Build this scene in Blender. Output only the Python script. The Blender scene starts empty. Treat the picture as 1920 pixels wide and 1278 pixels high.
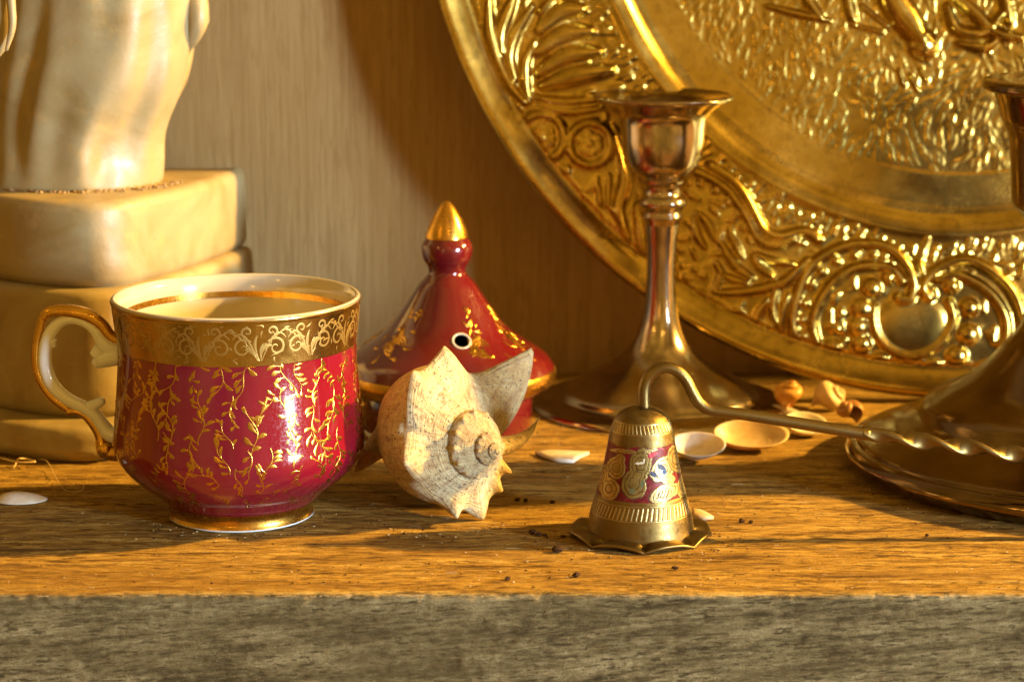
import bpy, math, random
import numpy as np
from mathutils import Vector

random.seed(7); rng = np.random.default_rng(7)
sc = bpy.context.scene
COL = sc.collection
PI = math.pi

# ------------------------------------------------------------------ camera
F, H, PITCH = 4430.0, 0.172, math.radians(11.8)      # focal length in photo pixels, eye height over the shelf, tilt
cd = bpy.data.cameras.new('camera'); cam = bpy.data.objects.new('camera', cd); COL.objects.link(cam)
cam.location = (0, 0, H); cam.rotation_euler = (PI / 2 - PITCH, 0, 0)
cd.sensor_width = 36; cd.lens = F / 1920 * 36; cd.clip_start = 0.01; cd.clip_end = 50
cd.dof.use_dof = True; cd.dof.focus_distance = 0.602; cd.dof.aperture_fstop = 18.0
sc.camera = cam

# ------------------------------------------------------------------ light of the room
w = bpy.data.worlds.new('World'); sc.world = w; w.use_nodes = True
bg = w.node_tree.nodes['Background']
wn = w.node_tree.nodes.new; wl = w.node_tree.links.new          # a dim warm room, unevenly lit all round
_tc = wn('ShaderNodeTexCoord'); _nz = wn('ShaderNodeTexNoise'); _nz.inputs['Scale'].default_value = 2.6; _nz.inputs['Detail'].default_value = 4
_rp = wn('ShaderNodeValToRGB'); _rp.color_ramp.elements[0].position = .36; _rp.color_ramp.elements[0].color = (.30, .155, .026, 1); _rp.color_ramp.elements[1].position = .66; _rp.color_ramp.elements[1].color = (1.0, .55, .085, 1)
wl(_tc.outputs['Generated'], _nz.inputs['Vector']); wl(_nz.outputs['Fac'], _rp.inputs[0]); 
_sx = wn('ShaderNodeSeparateXYZ'); wl(_tc.outputs['Generated'], _sx.inputs[0])                    # the window side of the room is the brighter one
_mr = wn('ShaderNodeMapRange'); _mr.inputs[1].default_value = -1; _mr.inputs[2].default_value = 1; _mr.inputs[3].default_value = .65; _mr.inputs[4].default_value = 1.3; wl(_sx.outputs[0], _mr.inputs[0])
_vm = wn('ShaderNodeVectorMath'); _vm.operation = 'SCALE'; wl(_rp.outputs[0], _vm.inputs[0]); wl(_mr.outputs[0], _vm.inputs['Scale']); wl(_vm.outputs[0], bg.inputs['Color']); bg.inputs['Strength'].default_value = 0.84

def lamp(name, kind, loc, target, energy, color, size=0.1, size_y=None):
    l = bpy.data.lights.new(name, kind); o = bpy.data.objects.new(name, l); COL.objects.link(o)
    o.location = loc; l.energy = energy; l.color = color
    if kind == 'AREA':
        l.size = size
        if size_y: l.shape = 'RECTANGLE'; l.size_y = size_y
    else: l.shadow_soft_size = size
    o.rotation_euler = (Vector(target) - Vector(loc)).to_track_quat('-Z', 'Y').to_euler()
    return o
AIM = (0.02, 0.63, 0.04)
# low warm evening light raking along the shelf from the right
az, el, d = math.radians(5.0), math.radians(26), 2.6
key = lamp('low_warm_light', 'SPOT', (AIM[0] + d * math.cos(el) * math.cos(az), AIM[1] + d * math.cos(el) * math.sin(az), AIM[2] + d * math.sin(el)), AIM, 1250, (1.0, 0.57, 0.12), 0.05)
key.data.spot_size = math.radians(40); key.data.spot_blend = 0.3
# cool window of six panes to the front right
waz, wel, wd = math.radians(-37), math.radians(4), 2.6
wc = Vector((AIM[0] + wd * math.cos(wel) * math.cos(waz), AIM[1] + wd * math.cos(wel) * math.sin(waz), AIM[2] + wd * math.sin(wel)))
side = Vector((-math.sin(waz), math.cos(waz), 0))
for i in (-1, 1):
    for j in (-1, 0, 1):
        p = wc + side * (0.09 * i) + Vector((0, 0, 0.21 * j))
        lamp('window_pane', 'AREA', p, AIM, 24.0, (0.70, 0.87, 1.0), 0.15, 0.18)
# small warm bulbs in the room
for p, e in (((-1.3, -0.9, 1.0), 9), ((0.5, -1.4, 1.3), 8), ((-0.4, -1.2, 0.2), 5), ((1.3, -0.7, 0.1), 4)):
    lamp('room_bulb', 'POINT', p, AIM, e * .7, (1.0, 0.50, 0.10), 0.03)
vs = sc.view_settings
vs.view_transform = 'Standard'; vs.look = 'None'; vs.exposure = 0.0; vs.gamma = 1.0; vs.use_curve_mapping = False
sc.cycles.use_denoising = True; sc.cycles.max_bounces = 8; sc.cycles.caustics_reflective = True; sc.cycles.blur_glossy = 0.5
sc.cycles.sample_clamp_indirect = 6

# ------------------------------------------------------------------ photo pixel -> place
def ray(px, py):
    a = (px - 960) / F; b = (639 - py) / F
    return np.array([a, math.cos(PITCH) + b * math.sin(PITCH), -math.sin(PITCH) + b * math.cos(PITCH)])
EYE = np.array([0, 0, H])
def at_z(px, py, z=0.0):
    r = ray(px, py); return EYE + r * ((z - H) / r[2])
def at_y(px, py, y):
    r = ray(px, py); return EYE + r * (y / r[1])
def project(P):
    P = np.asarray(P, float); X = P[..., 0]; Y = P[..., 1]; Z = P[..., 2] - H
    dep = Y * math.cos(PITCH) - Z * math.sin(PITCH); up = Y * math.sin(PITCH) + Z * math.cos(PITCH)
    return 960 + X / dep * F, 639 - up / dep * F
def mm(px, py, y):                                    # metres per photo pixel at depth y
    return y / ray(px, py)[1] / F

# ------------------------------------------------------------------ mesh helpers
ORG = {}
def tag(o, label=None, cat=None, group=None, kind=None):
    if label: o['label'] = label
    if cat: o['category'] = cat
    if group: o['group'] = group
    if kind: o['kind'] = kind
    return o
def thing(name, label, cat, loc, group=None):
    o = bpy.data.objects.new(name, None); COL.objects.link(o); o.location = loc; o.empty_display_size = 0.01
    ORG[o] = np.array(loc, float); return tag(o, label, cat, group)
def mesh(name, verts, faces, mat, parent=None, smooth=True, loc=None, cols=None, uv=None):
    verts = np.asarray(verts, float)
    org = ORG[parent] if parent else np.array(loc if loc is not None else (0, 0, 0), float)
    me = bpy.data.meshes.new(name); me.from_pydata((verts - org).tolist(), [], [tuple(f) for f in (faces.tolist() if hasattr(faces, 'tolist') else faces)])
    me.validate()
    if smooth: me.polygons.foreach_set('use_smooth', [True] * len(me.polygons))
    o = bpy.data.objects.new(name, me); COL.objects.link(o)
    for m in (mat if isinstance(mat, (list, tuple)) else [mat]): me.materials.append(m)
    if cols is not None:
        a = me.color_attributes.new('Col', 'FLOAT_COLOR', 'POINT')
        c = np.ones((len(verts), 4)); c[:, :np.asarray(cols).shape[1]] = cols; a.data.foreach_set('color', c.ravel())
    if uv is not None:
        a = me.attributes.new('st', 'FLOAT_VECTOR', 'POINT'); a.data.foreach_set('vector', np.c_[uv, np.zeros(len(uv))].ravel())
    if parent: o.parent = parent
    else: o.location = org
    ORG[o] = org
    me.update(); return o
def gridfaces(n, m, wrap_n=False, wrap_m=False, flip=False):
    i = np.arange(n if wrap_n else n - 1); j = np.arange(m if wrap_m else m - 1)
    I, J = np.meshgrid(i, j, indexing='ij'); I2 = (I + 1) % n; J2 = (J + 1) % m
    q = np.stack([I * m + J, I * m + J2, I2 * m + J2, I2 * m + J], -1).reshape(-1, 4)
    return q[:, ::-1] if flip else q
def catmull(pts, per=8):
    P = np.asarray(pts, float)
    if len(P) < 3:
        t = np.linspace(0, 1, per + 1)[:, None]; return P[0] * (1 - t) + P[-1] * t
    Q = np.vstack([2 * P[0] - P[1], P, 2 * P[-1] - P[-2]]); out = []
    for k in range(1, len(Q) - 2):
        p0, p1, p2, p3 = Q[k - 1:k + 3]
        for t in np.arange(per) / per:
            out.append(0.5 * (2 * p1 + (p2 - p0) * t + (2 * p0 - 5 * p1 + 4 * p2 - p3) * t * t + (3 * p1 - p0 - 3 * p2 + p3) * t ** 3))
    out.append(P[-1]); return np.array(out)
def lathe(name, prof, ctr, mat, parent=None, seg=96, loc=None, wob=None):
    """prof: dense (r, z) list from bottom outside upward"""
    prof = np.asarray(prof, float); th = np.linspace(0, 2 * PI, seg, endpoint=False)
    r = prof[:, 0][:, None]; 
    V = np.stack([ctr[0] + r * np.cos(th), ctr[1] + r * np.sin(th), np.repeat(prof[:, 1][:, None], seg, 1)], -1).reshape(-1, 3)
    return mesh(name, V, gridfaces(len(prof), seg, wrap_m=True, flip=True), mat, parent, loc=loc)
def frames(P):
    T = np.gradient(P, axis=0); T /= np.linalg.norm(T, axis=1)[:, None] + 1e-12
    n = np.cross(T[0], [0.13, 0.31, 0.94]); n /= np.linalg.norm(n); N = [n]
    for k in range(1, len(P)):
        n = N[-1] - T[k] * np.dot(N[-1], T[k]); n /= np.linalg.norm(n); N.append(n)
    N = np.array(N); return T, N, np.cross(T, N)
def tube_vf(P, R, seg=14, cap=True):
    P = np.asarray(P, float); R = np.asarray(R, float)
    T, N, B = frames(P); th = np.linspace(0, 2 * PI, seg, endpoint=False)
    V = P[:, None] + R[:, None, None] * (np.cos(th)[None, :, None] * N[:, None] + np.sin(th)[None, :, None] * B[:, None])
    V = V.reshape(-1, 3); f = gridfaces(len(P), seg, wrap_m=True).tolist()
    if cap:
        k = len(V); V = np.vstack([V, P[0] - T[0] * R[0] * .5, P[-1] + T[-1] * R[-1] * .5]); e = (len(P) - 1) * seg
        for j in range(seg):
            f.append([k, (j + 1) % seg, j]); f.append([k + 1, e + j, e + (j + 1) % seg])
    return V, f
def merge(parts):
    V = []; Fc = []; n = 0
    for v, f in parts:
        V.append(np.asarray(v)); Fc += [[i + n for i in q] for q in (f.tolist() if hasattr(f, 'tolist') else f)]; n += len(v)
    return np.vstack(V), Fc
def tube(name, pts, rad, mat, parent=None, per=8, seg=14, loc=None):
    P = catmull(pts, per); R = catmull(np.asarray(rad, float)[:, None], per)[:, 0] if len(np.atleast_1d(rad)) > 1 else np.full(len(P), rad)
    return mesh(name, *tube_vf(P, R, seg), mat, parent, loc=loc)
def ball(c, r, n=12, m=18):
    c = np.asarray(c, float); r = np.asarray(r, float) * np.ones(3)
    a = np.linspace(0.04, PI - 0.04, n); b = np.linspace(0, 2 * PI, m, endpoint=False); A, Bm = np.meshgrid(a, b, indexing='ij')
    V = np.stack([c[0] + r[0] * np.sin(A) * np.cos(Bm), c[1] + r[1] * np.sin(A) * np.sin(Bm), c[2] + r[2] * np.cos(A)], -1).reshape(-1, 3)
    return V, gridfaces(n, m, wrap_m=True)
def vnoise(x, y, seed=0):
    x = np.asarray(x, float); y = np.asarray(y, float)
    xi = np.floor(x).astype(np.int64); yi = np.floor(y).astype(np.int64); xf = x - xi; yf = y - yi
    def h(i, j):
        n = (i * 374761393 + j * 668265263 + seed * 974634777) & 0x7fffffff
        n = ((n ^ (n >> 13)) * 1274126177) & 0x7fffffff
        return ((n ^ (n >> 16)) & 0xffff) / 65535.0
    u = xf * xf * (3 - 2 * xf); v = yf * yf * (3 - 2 * yf)
    return (h(xi, yi) * (1 - u) + h(xi + 1, yi) * u) * (1 - v) + (h(xi, yi + 1) * (1 - u) + h(xi + 1, yi + 1) * u) * v
def fbm(x, y, o=4, seed=0):
    s = 0; a = 0.5; t = 0
    for k in range(o):
        s = s + a * vnoise(x * 2 ** k, y * 2 ** k, seed + k * 17); t += a; a *= 0.5
    return s / t - 0.5

# ------------------------------------------------------------------ materials
class M:
    def __init__(s, name, color=(.5, .5, .5), rough=.5, metal=0., **kw):
        s.m = bpy.data.materials.new(name); s.m.use_nodes = True; s.nt = s.m.node_tree
        s.b = s.nt.nodes['Principled BSDF']
        s.b.inputs['Base Color'].default_value = (*color, 1); s.b.inputs['Roughness'].default_value = rough; s.b.inputs['Metallic'].default_value = metal
        for k, v in kw.items(): s.b.inputs[k.replace('_', ' ')].default_value = v
        s.tc = s.nt.nodes.new('ShaderNodeTexCoord')
    def node(s, t, **inp):
        n = s.nt.nodes.new(t)
        for k, v in inp.items():
            key = int(k[1:]) if k[0] == '_' and k[1:].isdigit() else k.replace('_', ' ')
            if isinstance(v, bpy.types.NodeSocket): s.nt.links.new(v, n.inputs[key])
            else: n.inputs[key].default_value = v
        return n
    def coords(s, scale, rot=(0, 0, 0), src=None):
        if any(rot):                                            # turn first, then stretch
            n = s.nt.nodes.new('ShaderNodeMapping'); n.inputs['Rotation'].default_value = rot
            s.nt.links.new(src or s.tc.outputs['Object'], n.inputs['Vector']); src = n.outputs[0]
        n = s.nt.nodes.new('ShaderNodeMapping'); n.inputs['Scale'].default_value = scale
        s.nt.links.new(src or s.tc.outputs['Object'], n.inputs['Vector']); return n.outputs[0]
    def noise(s, scale=(1, 1, 1), detail=5, rough=.6, dist=0., rot=(0, 0, 0), src=None):
        if isinstance(scale, (int, float)): scale = (scale,) * 3
        return s.node('ShaderNodeTexNoise', Vector=s.coords(scale, rot, src), Scale=1.0, Detail=detail, Roughness=rough, Distortion=dist).outputs['Fac']
    def ramp(s, fac, stops):
        n = s.nt.nodes.new('ShaderNodeValToRGB'); s.nt.links.new(fac, n.inputs[0]); e = n.color_ramp.elements
        while len(e) < len(stops): e.new(0.5)
        for k, (p, c) in enumerate(stops):
            e[k].position = p; e[k].color = (*c, 1) if isinstance(c, tuple) else (c, c, c, 1)
        return n.outputs[0]
    def mix(s, fac, a, b, mode='MIX'):
        n = s.nt.nodes.new('ShaderNodeMix'); n.data_type = 'RGBA'; n.blend_type = mode
        for sock, v in ((n.inputs[0], fac), (n.inputs[6], a), (n.inputs[7], b)):
            if isinstance(v, bpy.types.NodeSocket): s.nt.links.new(v, sock)
            elif sock is n.inputs[0]: sock.default_value = v
            else: sock.default_value = (*v, 1)
        return n.outputs[2]
    def math(s, op, a, b=0.):
        n = s.nt.nodes.new('ShaderNodeMath'); n.operation = op
        for i, v in enumerate((a, b)):
            if isinstance(v, bpy.types.NodeSocket): s.nt.links.new(v, n.inputs[i])
            else: n.inputs[i].default_value = v
        return n.outputs[0]
    def attr(s, name): 
        n = s.nt.nodes.new('ShaderNodeAttribute'); n.attribute_name = name; return n
    def to(s, inp, sock): s.nt.links.new(sock, s.b.inputs[inp]); return s
    def bump(s, h, strength=.3, dist=.0005):
        n = s.node('ShaderNodeBump', Height=h, Strength=strength, Distance=dist); s.nt.links.new(n.outputs[0], s.b.inputs['Normal']); return s

def wood(name, lo, mid, hi, axis, stain, rot=0., stretch=1.):
    m = M(name, rough=.85); m.b.inputs['Specular IOR Level'].default_value = .2
    if axis == 'x': s1, s2, s3, s4 = (30 * stretch, 260, 260), (170 * stretch, 1100, 1100), (9, 46, 46), (150 * stretch, 1350, 1350)
    else: s1, s2, s3, s4 = (420, 420, 14), (1400, 1400, 40), (26, 26, 6), (420, 420, 60)
    ro = (0, rot, 0)
    g = m.noise(s1, 8, .68, .35, ro); fine = m.noise(s2, 6, .72, .2, ro); big = m.noise(s3, 4, .6, .4); dash = m.noise(s4, 3, .6, .1, ro)
    grit = m.noise(3000, 4, .7)
    c = m.ramp(m.math('ADD', m.math('MULTIPLY', g, .6), m.math('MULTIPLY', fine, .4)), [(.40, lo), (.50, mid), (.61, hi)])
    c = m.mix(m.ramp(dash, [(.38, .9), (.455, 0.0)]), c, lo)
    c = m.mix(m.math('MULTIPLY', m.ramp(grit, [(.40, 1.0), (.58, 0.0)]), .5), c, lo)
    c = m.mix(m.ramp(big, [(.42, 0.0), (.70, .7)]), c, stain)
    m.to('Base Color', c)
    h = m.math('ADD', m.math('ADD', m.math('MULTIPLY', g, 1.2), fine), m.math('ADD', m.math('MULTIPLY', grit, .9), dash))
    m.bump(h, .9, .0009 if axis == 'x' else .0004)
    return m.m
MW_TOP = wood('raw_wood_top', (.095, .048, .009), (.46, .275, .050), (.70, .48, .125), 'x', (.24, .125, .022))
MW_FRONT = wood('rough_sawn_wood_edge', (.055, .038, .014), (.27, .195, .085), (.54, .42, .21), 'x', (.14, .095, .036), .07, 1.1)
MW_WALL = wood('plywood', (.27, .165, .060), (.33, .212, .085), (.375, .25, .11), 'z', (.30, .18, .062))

def metal(name, c1, c2, r1, r2, sc1=60, bump=.05, fine=1800):
    m = M(name, c1, r1, 1.0); n = m.noise(sc1, 5, .65, .3)
    m.to('Base Color', m.ramp(n, [(.35, c1), (.70, c2)])); sm = m.noise(fine, 4, .7)
    mr = m.node('ShaderNodeMapRange', Value=m.math('ADD', m.math('MULTIPLY', n, .6), m.math('MULTIPLY', sm, .4)), _1=.35, _2=.68, _3=r1, _4=r2)
    m.to('Roughness', mr.outputs[0]); m.bump(sm, bump, .0003); return m
_mb = metal('embossed_brass', (.42, .29, .06), (.62, .45, .115), .18, .30, 55, .05)
_mb.to('Base Color', _mb.mix(_mb.ramp(_mb.noise(330, 5, .7, .4), [(.50, 0.0), (.72, .5)]), _mb.b.inputs['Base Color'].links[0].from_socket, (.15, .085, .022))); MBRASS = _mb.m      # blotches of tarnish
MCOPPER = metal('worn_silver_over_copper', (.54, .46, .36), (.30, .22, .14), .08, .26, 120, .05).m
MDARK = metal('tarnished_copper', (.15, .10, .055), (.25, .175, .10), .07, .22, 45, .06).m
MGOLD = metal('gilding', (.66, .38, .07), (.50, .27, .045), .18, .36, 300, .10).m
MGOLDBAND = metal('dull_gilt_band', (.34, .21, .055), (.50, .32, .09), .14, .34, 90, .08).m
MSATIN = metal('satin_gilt_line', (.50, .35, .12), (.38, .25, .075), .38, .55, 120, .05).m

def glaze(name, c1, c2, sc1=45):
    m = M(name, c1, .13); m.b.inputs['Coat Weight'].default_value = .6; m.b.inputs['Coat Roughness'].default_value = .05
    n = m.noise(sc1, 4, .6, .3); m.to('Base Color', m.ramp(n, [(.35, c1), (.68, c2)]))
    d = m.noise(1500, 3, .7); mr = m.node('ShaderNodeMapRange', Value=d, _1=.45, _2=.75, _3=.10, _4=.30); m.to('Roughness', mr.outputs[0])
    m.bump(m.noise(140, 2, .5), .12, .0004); return m.m
MCRIMSON = glaze('crimson_glaze', (.150, .0035, .009), (.155, .0035, .020))
MRED = glaze('oxblood_glaze', (.105, .0055, .005), (.085, .0045, .007))
MPORC = glaze('white_porcelain', (.74, .77, .78), (.66, .68, .69))
MLINING = glaze('cream_porcelain', (.54, .49, .38), (.47, .41, .30))

def stone():
    m = M('honeyed_alabaster', (.7, .6, .38), .34); b = m.b
    n1 = m.noise(28, 5, .6, .8); n2 = m.noise(120, 4, .65); n3 = m.noise(700, 3, .6)
    c = m.ramp(n1, [(.30, (.23, .155, .052)), (.52, (.31, .245, .125)), (.72, (.25, .165, .055))])
    c = m.mix(m.ramp(n2, [(.56, 0.0), (.72, .6)]), c, (.42, .27, .09))
    c = m.mix(m.ramp(n3, [(.70, 0.0), (.78, .6)]), c, (.25, .15, .06))
    m.to('Base Color', c); b.inputs['Subsurface Weight'].default_value = .18; b.inputs['Subsurface Radius'].default_value = (1.0, .6, .25); b.inputs['Subsurface Scale'].default_value = .004
    mr = m.node('ShaderNodeMapRange', Value=n2, _1=.3, _2=.7, _3=.36, _4=.56); m.to('Roughness', mr.outputs[0])
    m.bump(m.math('ADD', n1, m.math('MULTIPLY', n3, .25)), .25, .0012); return m.m
MSTONE = stone()
def small_shell(name, c1, c2):
    m = M(name, c1, .42); n = m.noise(260, 4, .6, .4); m.to('Base Color', m.ramp(n, [(.35, c1), (.65, c2)]))
    m.b.inputs['Subsurface Weight'].default_value = .25; m.b.inputs['Subsurface Radius'].default_value = (1, .7, .4); m.b.inputs['Subsurface Scale'].default_value = .0012
    m.bump(m.noise(900, 3, .6), .2, .0003); return m.m
MSH_WHITE = small_shell('white_shell', (.66, .60, .52), (.55, .46, .36)); MSH_CREAM = small_shell('cream_shell', (.62, .48, .30), (.52, .36, .19))
MSH_YEL = small_shell('amber_shell', (.58, .33, .08), (.50, .22, .04)); MSH_BROWN = small_shell('brown_shell', (.34, .16, .05), (.42, .22, .09))
MCRUMB = M('bark_crumb', (.050, .024, .010), .95, Specular_IOR_Level=.1).m
MFIBRE = M('wood_fibre', (.50, .36, .18), .8).m
MHAIR = M('pale_hair', (.62, .45, .22), .5).m

# ------------------------------------------------------------------ the setting: shelf board and back panel
YF, YW, ZB = 0.5335, 0.772, -0.045
def spaced(fine0, fine1, step, far0, far1, big):
    return np.unique(np.r_[np.arange(far0, fine0, big), np.arange(fine0, fine1, step), np.arange(fine1, far1 + big / 2, big)])
XS = spaced(-.19, .21, .0006, -.60, .62, .02)
def edge_off(x): return .0016 * fbm(x * 60, x * 0 + 3, 4, 5) + .0012 * np.maximum(0, fbm(x * 420, x * 0, 2, 8)) 
def shelf():
    YS = np.r_[np.linspace(0, .0018, 5), np.arange(.0024, .10, .0006), np.arange(.10, YW - YF + .03, .0014)]
    X, Y = np.meshgrid(XS, YS, indexing='ij')
    wv = .004 * fbm(X * 14, Y * 30, 2, 3)
    Z = .0004 * np.minimum(0.12, fbm(X * 90, (Y + wv) * 520, 4, 1)) + .0006 * np.minimum(.1, fbm(X * 300, (Y + wv) * 1500, 2, 21)) - .00016
    g = fbm(X * 9, (Y + wv) * 260, 3, 31); Z -= .0010 * np.clip((-.22 - g) * 8, 0, 1)
    round_ = np.clip(1 - Y / .0016, 0, 1) ** 2 * (.0011 + .0008 * np.maximum(0, fbm(X * 240, X * 0 + 7, 3, 15)))
    Z = np.minimum(Z, 0.0) - round_
    off = edge_off(XS)[:, None] * np.clip(1 - Y / .004, 0, 1)
    Vt = np.stack([X, YF + Y + off, Z], -1)
    # rough sawn front: continue the grid downward from the front row
    ZS = np.r_[np.arange(.0006, -ZB, .0006)]
    X2, Zd = np.meshgrid(XS, ZS, indexing='ij')
    y2 = .0007 * fbm(X2 * 110, Zd * 300 + X2 * 60, 4, 11) + .0011 * fbm(X2 * 600, Zd * 1200 + X2 * 260, 3, 13)
    Vf = np.stack([X2, YF + off[:, :1] * np.exp(-Zd / .004) + y2 * np.clip(Zd / .002, 0, 1), Z[:, :1] - Zd], -1)[:, ::-1]
    V = np.concatenate([Vf, Vt], 1); n, m = V.shape[:2]
    f = gridfaces(n, m, flip=True)
    V = V.reshape(-1, 3); 
    # bottom and back close the board
    k = len(V); x0, x1 = XS[0], XS[-1]; yb = YF + YS[-1]
    V = np.vstack([V, [[x0, YF, ZB], [x1, YF, ZB], [x1, yb, ZB], [x0, yb, ZB]]])
    o = mesh('shelf', V, f.tolist() + [[k, k + 3, k + 2, k + 1]], [MW_TOP, MW_FRONT], loc=(0, YF, 0))
    mi = np.zeros(len(o.data.polygons), int); fr = len(ZS)
    J = np.tile(np.arange(m - 1), n - 1); mi[:len(J)][J < fr + 1] = 1; o.data.polygons.foreach_set('material_index', mi)
    return tag(o, kind='structure')
SHELF = shelf()
def wall():
    xs = np.arange(-.6, .62, .02); zs = np.arange(-.05, .50, .02); X, Zm = np.meshgrid(xs, zs, indexing='ij')
    V = np.stack([X, YW + 0 * X, Zm], -1).reshape(-1, 3); n, m = X.shape
    V2 = V.copy(); V2[:, 1] += .012
    f = gridfaces(n, m, flip=True)
    o = mesh('wall', np.vstack([V, V2]), np.vstack([f, gridfaces(n, m) + len(V)]), MW_WALL, loc=(0, YW, 0)); return tag(o, kind='structure')
WALL = wall()

# ------------------------------------------------------------------ porcelain cup
CD = 0.6015; CX = at_y(449, 800, CD)[0]
def prof_px(lst, cx, D): return [(hw * mm(cx, py, D), at_y(cx, py, D)[2]) for hw, py in lst]
cup = thing('cup', 'crimson porcelain cup with gilt sprigs, gold rim band and ornate handle', 'cup', (CX, CD, 0))
cp = prof_px([(137, 966), (137, 958), (134, 948), (136, 936), (151, 921), (167, 907), (185, 894), (201, 880), (216, 865), (228.5, 845), (234, 824), (232, 796), (228, 745), (223.5, 695), (222, 655), (223.5, 630), (226.5, 604), (230, 575), (232, 558)], 449, CD)
cp = [(r, max(z, 0.0)) for r, z in cp]; cpd = catmull(cp, 10); zc, rc = cpd[:, 1], cpd[:, 0]
order = np.argsort(zc)
def cupR(z): return np.interp(z, zc[order], rc[order])
Z_FOOT = at_y(449, 929, CD)[2]; Z_BAND = at_y(449, 640, CD)[2]; Z_LIP = zc.max()
def wobble(o, a=.0): return o
sel = lambda a, b: cpd[(zc >= a - 1e-6) & (zc <= b + 1e-6)]
body = lathe('body', np.vstack([[cupR(Z_FOOT), Z_FOOT], sel(Z_FOOT, Z_BAND), [cupR(Z_BAND), Z_BAND]]), (CX, CD), MCRIMSON, cup, 160)
band = lathe('gold_band', np.vstack([[cupR(Z_BAND) , Z_BAND - .0001], [cupR(Z_BAND) + .0001, Z_BAND], sel(Z_BAND, Z_LIP - .0006) + [.0001, 0]]), (CX, CD), MGOLDBAND, cup, 160)
foot = lathe('foot', np.vstack([sel(.0006, Z_FOOT), [cupR(Z_FOOT) + .0001, Z_FOOT + .0002]]), (CX, CD), MGOLD, cup, 128)
rf = cupR(.0007)
lathe('foot_rim', [(rf - .003, .0004), (rf - .0028, 0), (rf - .0006, 0), (rf - .0002, .0002), (rf, .0004), (rf - .0001, .0008), (rf - .001, .0010)], (CX, CD), MPORC, foot, 128)
RL = cupR(Z_LIP)
lathe('gilt_lip', [(RL + .0001, Z_LIP - .0008), (RL + .00022, Z_LIP - .0004), (RL + .00032, Z_LIP), (RL + .0001, Z_LIP + .00045)], (CX, CD), MGOLDBAND, cup, 160)
lip = [(RL - .0008, Z_LIP - .0010), (RL + .0002, Z_LIP), (RL, Z_LIP + .00045), (RL - .0006, Z_LIP + .0008), (RL - .0013, Z_LIP + .0006), (RL - .0019, Z_LIP - .0003)]
inner = [(cupR(z) - .0021, z) for z in np.linspace(Z_LIP - .0008, .012, 24)] + [(cupR(.012) - .004, .010), (.014, .0075), (.006, .0068), (.0002, .0066)]
lathe('lining', catmull(lip, 3).tolist() + inner, (CX, CD), MLINING, cup, 160)
zl = Z_LIP - .0045
lathe('inner_gold_line', [(cupR(z) - .00225, z) for z in np.linspace(zl + .0008, zl - .0008, 4)], (CX, CD), MGOLD, cup, 128)

def decal(strokes, surf, lift=.00016, edge=.00002):
    """strokes: (pts in surface metres (s,t), half-widths); surf(s,t,h) -> point. A raised ribbon along each stroke"""
    out = []
    for pts, wd in strokes:
        P = np.asarray(pts, float); n = len(P); T = np.gradient(P, axis=0); T /= np.linalg.norm(T, axis=1)[:, None] + 1e-9
        Nn = np.c_[-T[:, 1], T[:, 0]]; W = np.interp(np.linspace(0, 1, n), np.linspace(0, 1, len(wd)), wd)[:, None]
        rows = np.stack([P - Nn * W, P, P + Nn * W], 1)
        hh = np.stack([np.full(n, edge), np.full(n, lift), np.full(n, edge)], 1)
        out.append((surf(rows[..., 0].ravel(), rows[..., 1].ravel(), hh.ravel()), gridfaces(n, 3)))
    return merge(out)
def cup_surf(th0, z0):
    def s(a, t, h):
        z = z0 + t; R = cupR(z) + h; th = th0 + a / cupR(np.full_like(z, z0)); return np.stack([CX + R * np.cos(th), CD + R * np.sin(th), z], -1)
    return s
def teardrop(x, y, ang, L, W):
    u = np.linspace(0, 1, 7); bend = .18 * L * np.sin(u * PI * .8)
    return (np.c_[x + np.cos(ang) * u * L - np.sin(ang) * bend, y + np.sin(ang) * u * L + np.cos(ang) * bend], [W * .22, W * .28, W * .5, W * .9, W, W * .75, W * .08])
def sprig(L, lean, n):
    st = []; u = np.linspace(0, 1, 12); sx = L * (lean * u + .12 * np.sin(u * 5 + lean * 9)); sy = L * (u - .5)
    st.append((np.c_[sx, sy], [.00012, .00016, .0001]))
    for k in range(n):
        t = .06 + .94 * k / n; x = np.interp(t, u, sx); y = np.interp(t, u, sy); q = 1 if random.random() < .55 - .3 * lean else -1
        a = PI / 2 - q * random.uniform(.55, 1.15) + lean
        st.append(teardrop(x, y, a, L * random.uniform(.24, .40), L * random.uniform(.044, .070)))
    st.append(teardrop(sx[-1], sy[-1], PI / 2 + lean + .5, L * .28, L * .055))
    return st
parts = []
for row, (yp, L, cnt, off) in enumerate(((662, .0084, 28, .1), (708, .0084, 27, .45), (755, .0088, 28, .2), (802, .0088, 28, .7), (848, .0080, 27, .6), (890, .0042, 26, .2))):
    z0 = at_y(449, yp, CD)[2]
    for k in range(cnt):
        th = 2 * PI * (k + off + random.uniform(-.25, .25)) / cnt; Ls = L * random.uniform(.8, 1.2); sg = -1 if (row == 0 or random.random() < .3) else 1
        z = z0 + random.uniform(-.002, .002) * (row > 0); ro = random.gauss(0, .3); cr, sr = math.cos(ro), math.sin(ro)
        st = [(np.asarray(p) @ np.array([[cr, sr], [-sr, cr]]) * [1, sg], wd) for p, wd in sprig(Ls, random.uniform(-.4, .4), 6) if random.random() < .92]
        st = [(np.c_[p[:, 0], np.clip(p[:, 1], Z_FOOT - z + .0006, Z_BAND - z - .0002)], wd) for p, wd in st]
        parts.append(decal(st, cup_surf(th, z), .00010, .00002))
o = mesh('gilt_sprigs', *merge(parts), MGOLD, body); tag(o, kind='stuff')
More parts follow.
